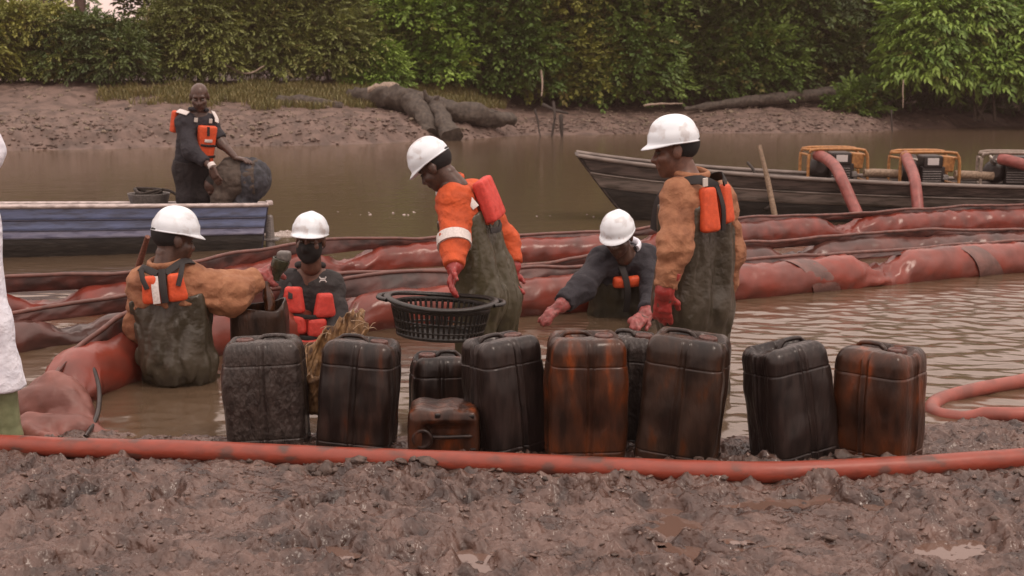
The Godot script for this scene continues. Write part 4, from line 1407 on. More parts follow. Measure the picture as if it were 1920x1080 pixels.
# ---------------------------------------------------------------- people
var n_cloth := noise(1.0, 81, 2, FastNoiseLite.TYPE_SIMPLEX_SMOOTH, FastNoiseLite.FRACTAL_RIDGED)

func hand_prims(wr: Vector3, tip: Vector3, palm: Vector3, thumb: float, curl: float, fat: float) -> Array:
	var d := (tip - wr).normalized()
	var n := (palm - d * palm.dot(d)).normalized()
	var l := d.cross(n) * thumb
	var o := [["box", wr + d * 0.052, Vector3(0.040, 0.050, 0.015) + Vector3.ONE * fat, 0.013 + fat, Basis(l * thumb, d, n) if true else Basis()]]
	for i in 4:
		var b := wr + d * 0.092 + l * (0.030 - 0.0205 * i)
		var long: float = [0.070, 0.078, 0.073, 0.056][i]
		var dir := (d + l * (0.10 - 0.06 * i)).normalized()
		var rr := 0.0098 + fat
		for k in 3:
			var turn := curl * (0.55 + 0.35 * k) * (0.9 + 0.08 * i)
			var q := (dir * cos(turn) + n * sin(turn)).normalized()
			var e: Vector3 = b + q * long * [0.45, 0.32, 0.23][k]
			o.append(["cap", b, e, rr, rr - 0.0008])
			b = e
			rr -= 0.0006
	var tb := wr + d * 0.025 + l * 0.032
	var t1 := tb + (d * 0.72 + l * 0.62 + n * 0.3).normalized() * 0.045
	var t2 := t1 + (d * 0.9 + l * 0.2 + n * (0.2 + 0.5 * curl)).normalized() * 0.034
	o.append(["cap", tb, t1, 0.015 + fat, 0.011 + fat])
	o.append(["cap", t1, t2, 0.011 + fat, 0.009 + fat])
	return o

func head_prims(c: Vector3, b: Basis) -> Array:
	var q := func(x: float, y: float, z: float) -> Vector3: return c + b * Vector3(x, y, z)
	return [
		["ell", q.call(0, 0.035, -0.015), Vector3(0.076, 0.085, 0.096), b],
		["ell", q.call(0, -0.045, 0.028), Vector3(0.058, 0.076, 0.062), b],
		["cap", q.call(0, -0.098, 0.060), q.call(0, -0.098, 0.058), 0.024, 0.024],
		["cap", q.call(0, 0.0, 0.086), q.call(0, -0.036, 0.102), 0.009, 0.015],
		["cap", q.call(-0.016, -0.038, 0.088), q.call(0.016, -0.038, 0.088), 0.009, 0.009],
		["cap", q.call(-0.036, 0.021, 0.074), q.call(0.036, 0.021, 0.074), 0.014, 0.014],
		["cap", q.call(-0.040, -0.030, 0.056), q.call(-0.040, -0.031, 0.056), 0.027, 0.027],
		["cap", q.call(0.040, -0.030, 0.056), q.call(0.040, -0.031, 0.056), 0.027, 0.027],
		["cap", q.call(-0.022, -0.068, 0.080), q.call(0.022, -0.068, 0.080), 0.010, 0.010],
		["ell", q.call(-0.079, -0.006, -0.008), Vector3(0.011, 0.032, 0.021), b],
		["ell", q.call(0.079, -0.006, -0.008), Vector3(0.011, 0.032, 0.021), b],
		["ell", q.call(-0.032, 0.0, 0.094), Vector3(0.017, 0.010, 0.014), b, "sub"],
		["ell", q.call(0.032, 0.0, 0.094), Vector3(0.017, 0.010, 0.014), b, "sub"],
		["cap", q.call(0, -0.05, -0.02), q.call(0, -0.16, -0.035), 0.056, 0.060],
	]

func helmet_mesh() -> ArrayMesh:
	var s := Shape.new()
	var n := 48
	var outer := []
	var inner := []
	for i in 19:
		var v := i / 18.0                  # 0 crown .. 1 lip
		var row := PackedVector3Array()
		var rin := PackedVector3Array()
		for k in n:
			var a := TAU * k / n
			var ca := cos(a)               # 1 = front
			var sa := sin(a)
			var th := minf(v / 0.8, 1.0) * PI * 0.5
			var rx := 0.106 * pow(sin(th), 0.9)
			var rz := 0.124 * pow(sin(th), 0.9)
			var y := 0.122 * pow(cos(th), 0.82)
			var f := maxf(0.0, ca)
			var lip := 0.0
			if v > 0.8:
				var u := (v - 0.8) / 0.2
				lip = u * (0.005 + 0.036 * f * f)
				y = -0.006 * smoothstep(0.0, 0.4, u) - u * u * (0.004 + 0.016 * f)
			elif v > 0.62:
				lip = 0.004 * smoothstep(0.62, 0.66, v)
			var ridge := 0.007 * exp(-pow(sa * rx / 0.020, 2.0)) * smoothstep(0.72, 0.45, v)
			row.append(Vector3(sa * (rx + lip), y + ridge, ca * (rz + lip) + 0.004))
			rin.append(Vector3(sa * maxf(rx + lip - 0.004, 0.0), y - 0.005 * (1.0 if v < 0.8 else 0.7), ca * maxf(rz + lip - 0.004, 0.0) + 0.004))
		outer.append(row)
		inner.append(rin)
	inner.reverse()
	outer.append_array(inner)
	s.sheet(outer, true)
	# the faces must look outwards
	return s.commit()

func flat_strap(pts: Array, wide: float, out: Vector3) -> ArrayMesh:
	var s := Shape.new()
	var rows := []
	for i in pts.size():
		var t: Vector3 = (pts[mini(i + 1, pts.size() - 1)] - pts[maxi(i - 1, 0)]).normalized()
		var w := t.cross(out).normalized() * wide * 0.5
		var u := w.cross(t).normalized() * 0.0035
		rows.append(PackedVector3Array([pts[i] - w - u, pts[i] + w - u, pts[i] + w + u, pts[i] - w + u]))
	s.sheet(rows, true, true)
	return s.commit()

func person(label: String, base: Vector3, J: Dictionary, g: Dictionary) -> Node3D:
	var o := thing("person", label, "person", base, g.get("group", "workers on the river bank"))
	for k in J.keys(): J[k] = J[k] - base
	var fat: float = g.get("fat", 0.0)
	var mid_hip: Vector3 = (J.hipL + J.hipR) * 0.5
	var up: Vector3 = (J.neck - mid_hip).normalized()
	var left: Vector3 = (J.shL - J.shR).normalized()
	var fwd := left.cross(up).normalized()
	left = up.cross(fwd).normalized()
	var tb := Basis(left, up, fwd)
	var chest: Vector3 = mid_hip.lerp(J.neck, 0.68)
	o.set_meta("kind", "thing")
	var hb := frame(g.look, g.get("crown", Vector3.UP))
	# the body: one skin
	var prims := []
	var cols := {}
	for e in ["L", "R"]:
		var top: Vector3 = (J["sh" + e] as Vector3).lerp(J.neck, 0.38) - up * 0.055
		cols[e] = top
		prims.append(["cap", J["hip" + e], top, 0.100 + fat, 0.090 + fat])
		prims.append(["cap", J["sh" + e], J["el" + e], 0.056, 0.043])
		prims.append(["cap", J["el" + e], J["wr" + e], 0.043, 0.028])
		prims.append(["cap", J["hip" + e], J["kn" + e], 0.088, 0.058])
		prims.append(["cap", J["kn" + e], J["an" + e], 0.056, 0.038])
		var toe: Vector3 = J["an" + e] + g.get("toe", fwd * Vector3(1, 0, 1)) * 0.17 + Vector3(0, -0.05, 0)
		prims.append(["cap", J["an" + e] + Vector3(0, -0.03, 0), toe, 0.042, 0.030])
	prims.append(["cap", J.shL, J.shR, 0.062, 0.062])
	prims.append(["cap", J.neck - up * 0.05, J.head + hb * Vector3(0, -0.07, -0.03), 0.066, 0.054])
	var body := Shape.new()
	blend(prims, 0.014, 0.06, body)
	blend(head_prims(J.head, hb), 0.0055, 0.018, body)
	for e in ["L", "R"]:
		blend(hand_prims(J["wr" + e], J["tip" + e], g.get("palm" + e, -fwd), 1.0 if e == "L" else -1.0, g.get("curl", 0.5), 0.0), 0.0055, 0.008, body)
	part("body", body.commit(), g.skin, o)
	for e in [-1.0, 1.0]:
		if g.get("eyes", true):
			var es := Shape.new()
			es.rbox(Vector3(0.011, 0.008, 0.010), 0.0078, Transform3D(hb, J.head + hb * Vector3(e * 0.032, -0.001, 0.0785)), 1)
			part("eye", es.commit(true), M.eye, o)
	if g.get("hair", false):
		var hp := [["ell", J.head + hb * Vector3(0, 0.034, -0.020), Vector3(0.0785, 0.0875, 0.0985), hb], ["box", J.head + hb * Vector3(0, -0.03, 0.11), Vector3(0.2, 0.2, 0.10), 0.01, hb, "sub"], ["box", J.head + hb * Vector3(0, -0.24, 0.0), Vector3(0.2, 0.2, 0.2), 0.01, hb, "sub"]]
		part("hair", solid(hp, 0.006, 0.01, 0.002, n_clod, Vector3.ONE * 60.0), M.hair, o)
	if g.has("shirt"):
		var s: Dictionary = g.shirt
		var th: float = s.get("thick", 0.016)
		var sp := []
		for e in ["L", "R"]:
			var c: float = s.get("cuff" + e, 0.96)
			sp.append(["cap", (J["hip" + e] as Vector3).lerp(cols[e], s.get("hem", 0.25)), cols[e], 0.100 + fat + th, 0.094 + fat + th, true])
			if c > 0.5:
				sp.append(["cap", J["sh" + e] - up * 0.012, J["el" + e], 0.060 + th + s.get("full" + e, 0.0), 0.058 + th * 1.2 + s.get("full" + e, 0.0)])
				sp.append(["cap", J["el" + e], (J["el" + e] as Vector3).lerp(J["wr" + e], c * 2.0 - 1.0), 0.058 + th * 1.2 + s.get("full" + e, 0.0), s.get("cuff_r", 0.040) + th, false, true])
			else:
				sp.append(["cap", J["sh" + e], (J["sh" + e] as Vector3).lerp(J["el" + e], c * 2.0), 0.062 + th, 0.056 + th * 1.2, false, true])
		sp.append(["cap", J.shL, J.shR, 0.058 + th, 0.066 + th])
		part(s.get("name", "shirt"), solid(sp, 0.0115, 0.05, s.get("amp", 0.012) * 0.68, n_cloth, Vector3(5.0, 9.0, 5.0)), s.mat, o)
		var cr := []
		for k in 15:
			var a := PI * 0.5 + 0.35 + (TAU - 0.7) * k / 14.0
			cr.append(J.neck + up * (0.035 + 0.014 * sin(a)) + tb * Vector3(cos(a) * 0.080, 0, sin(a) * 0.080 + 0.010))
		part("collar", tube_mesh(smooth_path(cr, 0.02), [0.014], 8, 1.3), s.mat, o)
	for key in ["waders", "trousers"]:
		if not g.has(key): continue
		var w: Dictionary = g[key]
		var th: float = w.get("thick", 0.032)
		var wp := []
		for e in ["L", "R"]:
			if w.get("bib", 0.0) > 0.0: wp.append(["cap", J["hip" + e], (J["hip" + e] as Vector3).lerp(cols[e], w.bib), 0.104 + fat + th + w.get("belly", 0.0), 0.092 + fat + th, false, true])
			else: wp.append(["cap", J["hip" + e] + up * 0.08, J["hip" + e], 0.112 + fat + th, 0.112 + fat + th, true])
			wp.append(["cap", J["hip" + e], J["kn" + e], 0.096 + th, 0.066 + th])
			wp.append(["cap", J["kn" + e], (J["kn" + e] as Vector3).lerp(J["an" + e], w.get("hem", 0.9)), 0.066 + th, w.get("hem_r", 0.045) + th, false, true])
		part(key, solid(wp, 0.0115, 0.06, w.get("amp", 0.022) * 0.95, n_cloth, w.get("stretch", Vector3(8.0, 2.0, 8.0))), w.mat, o)
	for e in ["L", "R"]:
		if e in g.get("gloves", ""):
			var gp := hand_prims(J["wr" + e], J["tip" + e], g.get("palm" + e, -fwd), 1.0 if e == "L" else -1.0, g.get("curl", 0.5), 0.0045)
			var back: Vector3 = (J["wr" + e] as Vector3).lerp(J["el" + e], g.get("gauntlet", 0.45))
			gp.append(["cap", J["wr" + e] + (J["tip" + e] - J["wr" + e]).normalized() * 0.02, J["wr" + e], 0.034, 0.042])
			gp.append(["cap", J["wr" + e], back, 0.044, 0.062, false, true])
			part("glove", solid(gp, 0.006, 0.012, 0.006, n_cloth, Vector3(14, 8, 14)), g.get("glove_mat", M.glove), o)
	if g.has("helmet"):
		var hm := part("helmet", helmet_mesh(), g.helmet, o)
		hm.transform = Transform3D((hb * Basis(Vector3.RIGHT, g.get("tip", 0.08))).scaled_local(Vector3(0.97, 0.97, 0.95)), J.head + hb * Vector3(0, 0.047, 0.0))
		var band := []
		for k in 33: band.append(Vector3(0.092 * sin(TAU * k / 32), -0.010, 0.110 * cos(TAU * k / 32)))
		part("band", flat_strap(band, 0.022, Vector3.UP), M.black_strap, hm)
	# pads of the life vest: [centre in the torso's own axes, half size, turn about the spine, lean]
	for p in g.get("pads", []):
		var b := tb * Basis(Vector3.UP, p[2]) * Basis(Vector3.RIGHT, p[3])
		var s := Shape.new()
		var hs: Vector3 = p[1]
		var taper: float = p[4] if p.size() > 4 else 0.0
		var grooves: int = p[5] if p.size() > 5 else 0
		s.rbox(hs, minf(hs.z * 0.9, 0.022), Transform3D(b, chest + tb * (p[0] as Vector3)), 12, func(y: Vector3):
			var q := y
			q.x *= 1.0 - taper * smoothstep(-hs.y, hs.y, y.y) if taper >= 0.0 else 1.0 + taper * smoothstep(hs.y, -hs.y, y.y)
			q.z -= 1.1 * y.x * y.x * signf((p[0] as Vector3).z) if false else 0.9 * y.x * y.x
			if grooves and absf(y.y) > hs.y * 0.45:
				q.z -= 0.010 * exp(-pow(sin(y.x / hs.x * PI * 0.5 * grooves) / 0.45, 2.0)) * signf(y.z)
			return q)
		part("vest_panel", s.commit(true), g.get("pad_mat", M.vest), o)
	for p in g.get("straps", []):
		var pts := []
		for q in p[0]: pts.append(chest + tb * (q as Vector3))
		part("strap", flat_strap(smooth_path(pts, 0.03), p[1], tb * (p[2] as Vector3)), p[3] if p.size() > 3 else M.black_strap, o)
	for p in g.get("buckles", []):
		part("buckle", box_mesh(Vector3(0.016, 0.020, 0.004), 0.003, Transform3D(tb * Basis(Vector3.UP, p[1]), chest + tb * (p[0] as Vector3))), M.buckle, o)
	return o

func legs(J: Dictionary, drop: float, spread_: Vector3, bend := Vector3.ZERO) -> void:
	for e in ["L", "R"]:
		if J.has("kn" + e): continue
		var h: Vector3 = J["hip" + e]
		J["kn" + e] = h + Vector3(0, -drop * 0.5, 0) + spread_ * (1.0 if e == "L" else -1.0) + bend
		J["an" + e] = h + Vector3(0, -drop, 0) + spread_ * (1.2 if e == "L" else -1.2)

func arm_stripe(o: Node3D, base: Vector3, a: Vector3, b: Vector3, r: float, m: Material) -> void:
	part("reflective_band", tube_mesh([a - base, a.lerp(b, 0.5) - base, b - base], [r], 18), m, o)

func people() -> void:
	# the standing man on the right, turned away
	var J := {"head": Vector3(0.762, 1.181, -6.000), "neck": Vector3(0.843, 1.045, -5.990), "shL": Vector3(0.771, 0.983, -5.900), "shR": Vector3(0.984, 0.945, -6.090), "elL": Vector3(0.743, 0.761, -5.780), "wrL": Vector3(0.696, 0.557, -5.760), "tipL": Vector3(0.689, 0.386, -5.800), "elR": Vector3(1.048, 0.693, -6.140), "wrR": Vector3(1.031, 0.464, -6.160), "tipR": Vector3(1.004, 0.378, -6.140), "hipL": Vector3(0.805, 0.457, -5.960), "hipR": Vector3(0.934, 0.434, -6.060)}
	legs(J, 0.80, Vector3(-0.02, 0, 0.02))
	var o := person("man in tan shirt and dark waders standing tall, looking away to the far bank", Vector3(0.884, -0.429, -6.000), J, {"skin": M.skin_light, "look": Vector3(-1.0, -0.10, -0.12), "helmet": M.helmet, "hair": true, "shirt": {"mat": M.tan_cloth, "thick": 0.018, "amp": 0.018, "hem": 0.82}, "waders": {"mat": M.wader, "bib": 0.98, "thick": 0.034, "amp": 0.018}, "gloves": "LR", "palmL": Vector3(0.3, 0, -1), "palmR": Vector3(-1, 0, 0.2), "curl": 0.35, "tip": 0.02,
		"pads": [[Vector3(0.062, 0.072, -0.150), Vector3(0.050, 0.105, 0.028), PI - 0.25, -0.10, 0.25, 0], [Vector3(-0.056, 0.085, -0.150), Vector3(0.046, 0.092, 0.028), PI + 0.25, -0.10, 0.25, 0]],
		"straps": [[[Vector3(0.0, 0.19, -0.14), Vector3(0.0, 0.08, -0.182), Vector3(0.0, -0.03, -0.180)], 0.026, Vector3(0, 0, -1)], [[Vector3(0.03, 0.175, -0.165), Vector3(0.085, 0.21, -0.12), Vector3(0.118, 0.190, -0.02), Vector3(0.118, 0.12, 0.10), Vector3(0.11, -0.04, 0.150)], 0.045, Vector3(0.8, 0.5, 0)], [[Vector3(-0.03, 0.175, -0.165), Vector3(-0.085, 0.21, -0.12), Vector3(-0.118, 0.190, -0.02), Vector3(-0.118, 0.12, 0.10)], 0.045, Vector3(-0.8, 0.5, 0)]],
		"buckles": [[Vector3(0.085, 0.200, -0.150), PI]]})
	# the bending man in the middle
	J = {"head": Vector3(-0.413, 1.047, -6.900), "neck": Vector3(-0.332, 0.943, -6.980), "shL": Vector3(-0.314, 0.880, -6.840), "shR": Vector3(-0.192, 0.862, -7.170), "elL": Vector3(-0.306, 0.663, -6.740), "wrL": Vector3(-0.301, 0.543, -6.620), "tipL": Vector3(-0.327, 0.407, -6.560), "elR": Vector3(-0.037, 0.589, -7.250), "wrR": Vector3(0.006, 0.461, -7.180), "tipR": Vector3(0.018, 0.318, -7.120), "hipL": Vector3(-0.170, 0.320, -6.930), "hipR": Vector3(-0.078, 0.287, -7.120)}
	legs(J, 0.80, Vector3(-0.03, 0, 0.05), Vector3(-0.04, 0, 0))
	o = person("man in orange coverall bending forward with a basket at his side", Vector3(-0.136, -0.581, -7.000), J, {"skin": M.skin, "look": Vector3(-0.86, -0.62, -0.30), "crown": Vector3(-0.42, 0.9, 0), "helmet": M.helmet, "hair": true, "shirt": {"mat": M.orange_cloth, "thick": 0.020, "amp": 0.014, "hem": 0.72, "cuffL": 1.0, "name": "coverall"}, "waders": {"mat": M.wader_green, "bib": 0.86, "thick": 0.036, "amp": 0.020}, "gloves": "LR", "palmL": Vector3(1, 0, 0), "curl": 0.7, "tip": 0.02,
		"pads": [[Vector3(0.0, 0.085, -0.190), Vector3(0.098, 0.118, 0.036), PI, -0.06, 0.10, 3]], "pad_mat": M.vest_red,
		"straps": [[[Vector3(0.10, 0.20, 0.06), Vector3(0.11, 0.205, -0.02), Vector3(0.125, 0.17, -0.10), Vector3(0.135, 0.08, -0.150)], 0.040, Vector3(0.7, 0.5, -0.5), M.reflective], [[Vector3(0.09, -0.07, -0.17), Vector3(0.0, -0.09, -0.185), Vector3(-0.09, -0.07, -0.17)], 0.03, Vector3(0, 0, -1)]],
		"buckles": [[Vector3(0.150, -0.12, -0.06), PI * 0.62]]})
	arm_stripe(o, Vector3(-0.136, -0.581, -7.000), Vector3(-0.309, 0.684, -6.752), Vector3(-0.304, 0.638, -6.712), 0.094, M.reflective)
	# the man on the left, seen from behind
	J = {"head": Vector3(-1.682, 0.722, -6.320), "neck": Vector3(-1.720, 0.580, -6.300), "shL": Vector3(-1.841, 0.498, -6.340), "shR": Vector3(-1.632, 0.506, -6.360), "elL": Vector3(-1.902, 0.261, -6.440), "wrL": Vector3(-1.858, 0.145, -6.620), "tipL": Vector3(-1.766, 0.129, -6.700), "elR": Vector3(-1.439, 0.434, -6.400), "wrR": Vector3(-1.321, 0.493, -6.580), "tipR": Vector3(-1.242, 0.518, -6.640), "hipL": Vector3(-1.724, 0.113, -6.300), "hipR": Vector3(-1.632, 0.109, -6.320)}
	legs(J, 0.62, Vector3(-0.05, 0, 0), Vector3(0, 0.03, -0.12))
	o = person("man with his back turned, arm stretched out to pour into a cut jerrycan", Vector3(-1.705, -0.526, -6.300), J, {"skin": M.skin, "look": Vector3(0.80, -0.16, -0.62), "helmet": M.helmet, "hair": true, "fat": 0.012, "shirt": {"mat": M.tan_cloth, "thick": 0.022, "amp": 0.020, "hem": 0.78, "cuff_r": 0.05, "fullR": 0.026}, "waders": {"mat": M.wader, "bib": 0.90, "thick": 0.034, "amp": 0.026, "belly": 0.0, "stretch": Vector3(7.0, 2.4, 7.0)}, "gloves": "R", "gauntlet": 0.2, "palmR": Vector3(0.2, -0.4, -1), "palmL": Vector3(0, 0, 1), "curl": 0.9, "tip": 0.03, "glove_mat": M.glove_pink,
		"pads": [[Vector3(0.060, 0.075, -0.142), Vector3(0.050, 0.070, 0.024), PI - 0.1, 0.0, 0.25, 0], [Vector3(-0.062, 0.075, -0.140), Vector3(0.050, 0.070, 0.024), PI + 0.2, 0.0, 0.25, 0]],
		"straps": [[[Vector3(-0.002, 0.17, -0.13), Vector3(-0.004, 0.08, -0.172), Vector3(-0.006, 0.01, -0.178)], 0.034, Vector3(0, 0, -1)], [[Vector3(0.034, 0.140, -0.150), Vector3(0.034, 0.08, -0.172), Vector3(0.034, 0.01, -0.176)], 0.034, Vector3(0, 0, -1), M.reflective], [[Vector3(0.10, 0.18, -0.11), Vector3(0.088, 0.13, -0.160), Vector3(0.072, 0.085, -0.172)], 0.024, Vector3(0, 0, -1)], [[Vector3(-0.10, 0.18, -0.11), Vector3(-0.092, 0.13, -0.158), Vector3(-0.076, 0.085, -0.170)], 0.024, Vector3(0, 0, -1)], [[Vector3(-0.02, 0.15, -0.14), Vector3(-0.10, 0.19, -0.08), Vector3(-0.13, 0.17, 0.02)], 0.036, Vector3(-0.6, 0.8, -0.3)], [[Vector3(0.02, 0.15, -0.14), Vector3(0.10, 0.18, -0.08), Vector3(0.13, 0.16, 0.02)], 0.036, Vector3(0.6, 0.8, -0.3)]]})
	# the masked man facing us
	J = {"head": Vector3(-1.180, 0.580, -7.440), "neck": Vector3(-1.201, 0.382, -7.540), "shR": Vector3(-1.365, 0.314, -7.520), "shL": Vector3(-1.082, 0.305, -7.540), "elR": Vector3(-1.398, 0.106, -7.360), "wrR": Vector3(-1.338, 0.035, -7.150), "tipR": Vector3(-1.338, -0.012, -7.080), "elL": Vector3(-1.020, 0.069, -7.420), "wrL": Vector3(-1.074, -0.023, -7.250), "tipL": Vector3(-1.135, -0.063, -7.200), "hipL": Vector3(-1.133, -0.201, -7.500), "hipR": Vector3(-1.293, -0.201, -7.500)}
	legs(J, 0.62, Vector3(0.05, 0, 0), Vector3(0, 0.1, 0.15))
	o = person("man in black face mask and red life vest crouching, facing the camera", Vector3(-1.230, -0.731, -7.500), J, {"skin": M.skin_light, "look": Vector3(-0.12, 0.0, 1.0), "crown": Vector3(0.06, 1, 0), "helmet": M.helmet, "tip": -0.06, "shirt": {"mat": M.grey_shirt, "thick": 0.014, "amp": 0.012, "hem": 0.0}, "waders": {"mat": M.wader, "bib": 0.3, "thick": 0.024}, "gloves": "LR", "palmR": Vector3(0, 0, -1), "palmL": Vector3(0, 0, -1), "pad_mat": M.vest_red,
		"pads": [[Vector3(-0.085, 0.03, 0.165), Vector3(0.070, 0.078, 0.032), -0.25, 0.0, 0.3, 0], [Vector3(0.098, 0.00, 0.158), Vector3(0.066, 0.072, 0.032), 0.35, 0.0, 0.3, 0], [Vector3(-0.060, -0.115, 0.175), Vector3(0.056, 0.055, 0.030), -0.15, 0.0, 0.0, 0], [Vector3(0.055, -0.130, 0.175), Vector3(0.056, 0.055, 0.030), 0.15, 0.0, 0.0, 0], [Vector3(0.0, -0.255, 0.18), Vector3(0.11, 0.06, 0.030), 0.0, 0.0, 0.0, 0]],
		"straps": [[[Vector3(-0.12, 0.12, 0.10), Vector3(-0.100, 0.10, 0.178), Vector3(-0.098, 0.04, 0.200)], 0.026, Vector3(0, 0, 1)], [[Vector3(-0.14, -0.055, 0.15), Vector3(0.0, -0.065, 0.205), Vector3(0.14, -0.07, 0.15)], 0.026, Vector3(0, 0, 1)], [[Vector3(-0.12, -0.185, 0.16), Vector3(0.0, -0.188, 0.205), Vector3(0.12, -0.19, 0.16)], 0.026, Vector3(0, 0, 1)]]})
	var hb := frame(Vector3(-0.12, 0.0, 1.0), Vector3(0.06, 1, 0))
	var hc: Vector3 = J.head
	part("mask", solid([["ell", hc + hb * Vector3(0, -0.046, 0.022), Vector3(0.076, 0.090, 0.080), hb], ["cap", hc + hb * Vector3(0, -0.02, 0.086), hc + hb * Vector3(0, -0.04, 0.098), 0.020, 0.024], ["cap", hc + hb * Vector3(0, -0.10, 0.060), hc + hb * Vector3(0, -0.098, 0.055), 0.034, 0.034], ["box", hc + hb * Vector3(0, 0.09, 0.02), Vector3(0.2, 0.098, 0.2), 0.008, hb, "sub"], ["box", hc + hb * Vector3(0, -0.05, -0.11), Vector3(0.2, 0.2, 0.10), 0.008, hb, "sub"]], 0.0055, 0.012), M.mask, o)
	for q in [[-1.0], [1.0]]:
		part("ear_loop", tube_mesh(smooth_path([hc + hb * Vector3(q[0] * 0.066, -0.016, 0.02), hc + hb * Vector3(q[0] * 0.082, 0.012, -0.005), hc + hb * Vector3(q[0] * 0.082, -0.03, -0.03), hc + hb * Vector3(q[0] * 0.068, -0.055, 0.01)], 0.015), [0.003], 6), M.mask, o)
	# small white mark on the chest: two bowed strokes that cross in the middle
	var mk := Vector3(-1.101, 0.359, -7.360) - Vector3(-1.230, -0.731, -7.500)
	for e in [-1.0, 1.0]:
		part("chest_mark", tube_mesh([mk + Vector3(-0.020, e * 0.016, 0), mk + Vector3(-0.013, e * 0.005, 0.002), mk + Vector3(0.013, e * 0.005, 0.002), mk + Vector3(0.020, e * 0.016, 0)], [0.003, 0.0042], 6, 0.5, Vector3.BACK), M.label_white, o)
	# the man reaching into the water
	J = {"head": Vector3(0.663, 0.546, -7.900), "neck": Vector3(0.722, 0.421, -8.100), "shR": Vector3(0.567, 0.381, -8.020), "shL": Vector3(0.854, 0.391, -8.120), "elR": Vector3(0.428, 0.236, -7.800), "wrR": Vector3(0.298, 0.148, -7.660), "tipR": Vector3(0.180, 0.070, -7.600), "elL": Vector3(0.890, 0.172, -7.860), "wrL": Vector3(0.814, 0.109, -7.620), "tipL": Vector3(0.732, 0.073, -7.500), "hipL": Vector3(0.805, -0.127, -8.240), "hipR": Vector3(0.637, -0.127, -8.240)}
	legs(J, 0.75, Vector3(0.06, 0, 0))
	o = person("man in navy sleeves bent over the water, reaching with one red glove", Vector3(0.723, -0.759, -8.200), J, {"skin": M.skin, "look": Vector3(-0.42, -0.36, 0.9), "crown": Vector3(-0.1, 1, 0.2), "helmet": M.helmet, "shirt": {"mat": M.navy_cloth, "thick": 0.022, "amp": 0.016, "hem": 0.72, "cuffR": 0.94, "cuff_r": 0.048}, "waders": {"mat": M.wader_dark, "bib": 0.86, "thick": 0.044, "amp": 0.02, "belly": 0.01, "stretch": Vector3(5, 4, 5)}, "gloves": "LR", "glove_mat": M.glove_pink, "gauntlet": 0.3, "palmR": Vector3(0, -1, -0.3), "palmL": Vector3(0, -0.6, -0.8), "curl": 0.55, "tip": 0.06,
		"pads": [[Vector3(-0.098, 0.045, 0.150), Vector3(0.044, 0.036, 0.030), -0.3, 0.0], [Vector3(-0.005, 0.045, 0.166), Vector3(0.046, 0.034, 0.030), 0.0, 0.0], [Vector3(0.082, 0.045, 0.150), Vector3(0.040, 0.034, 0.028), 0.35, 0.0]],
		"straps": [[[Vector3(-0.10, 0.19, -0.02), Vector3(-0.085, 0.15, 0.13), Vector3(-0.065, 0.02, 0.200), Vector3(-0.07, -0.14, 0.205)], 0.040, Vector3(0, 0, 1)], [[Vector3(0.10, 0.19, -0.02), Vector3(0.09, 0.15, 0.13), Vector3(0.08, 0.02, 0.195)], 0.032, Vector3(0, 0, 1)]],
		"buckles": [[Vector3(0.092, 0.145, 0.142), 0.2], [Vector3(0.090, 0.105, 0.160), 0.2]]})
	var nb := frame(Vector3(-0.35, 0, 1))
	var towel := []
	for k in 12:
		var a := lerpf(-1.9, 1.9, k / 11.0)
		towel.append(J.neck + nb * Vector3(sin(a) * 0.098, 0.03 - 0.05 * cos(a) * 0.0 + (0.045 * cos(a * 0.8)), cos(a) * -0.085 + 0.03))
	part("neck_cloth", tube_mesh(smooth_path(towel, 0.02), [0.014], 8, 1.6), M.white_cloth, o)
	# the bald man in the blue boat
	J = {"head": Vector3(-2.790, 1.346, -11.550), "neck": Vector3(-2.827, 1.203, -11.620), "shR": Vector3(-2.927, 1.124, -11.550), "shL": Vector3(-2.748, 1.116, -11.660), "elR": Vector3(-2.853, 0.875, -11.420), "wrR": Vector3(-2.650, 0.735, -11.320), "tipR": Vector3(-2.598, 0.614, -11.300), "elL": Vector3(-2.625, 0.935, -11.620), "wrL": Vector3(-2.474, 0.808, -11.500), "tipL": Vector3(-2.338, 0.788, -11.440), "hipR": Vector3(-2.953, 0.695, -11.620), "hipL": Vector3(-2.866, 0.688, -11.720), "knR": Vector3(-2.954, 0.435, -11.600), "knL": Vector3(-2.852, 0.426, -11.700), "anR": Vector3(-2.961, 0.160, -11.620), "anL": Vector3(-2.858, 0.149, -11.720)}
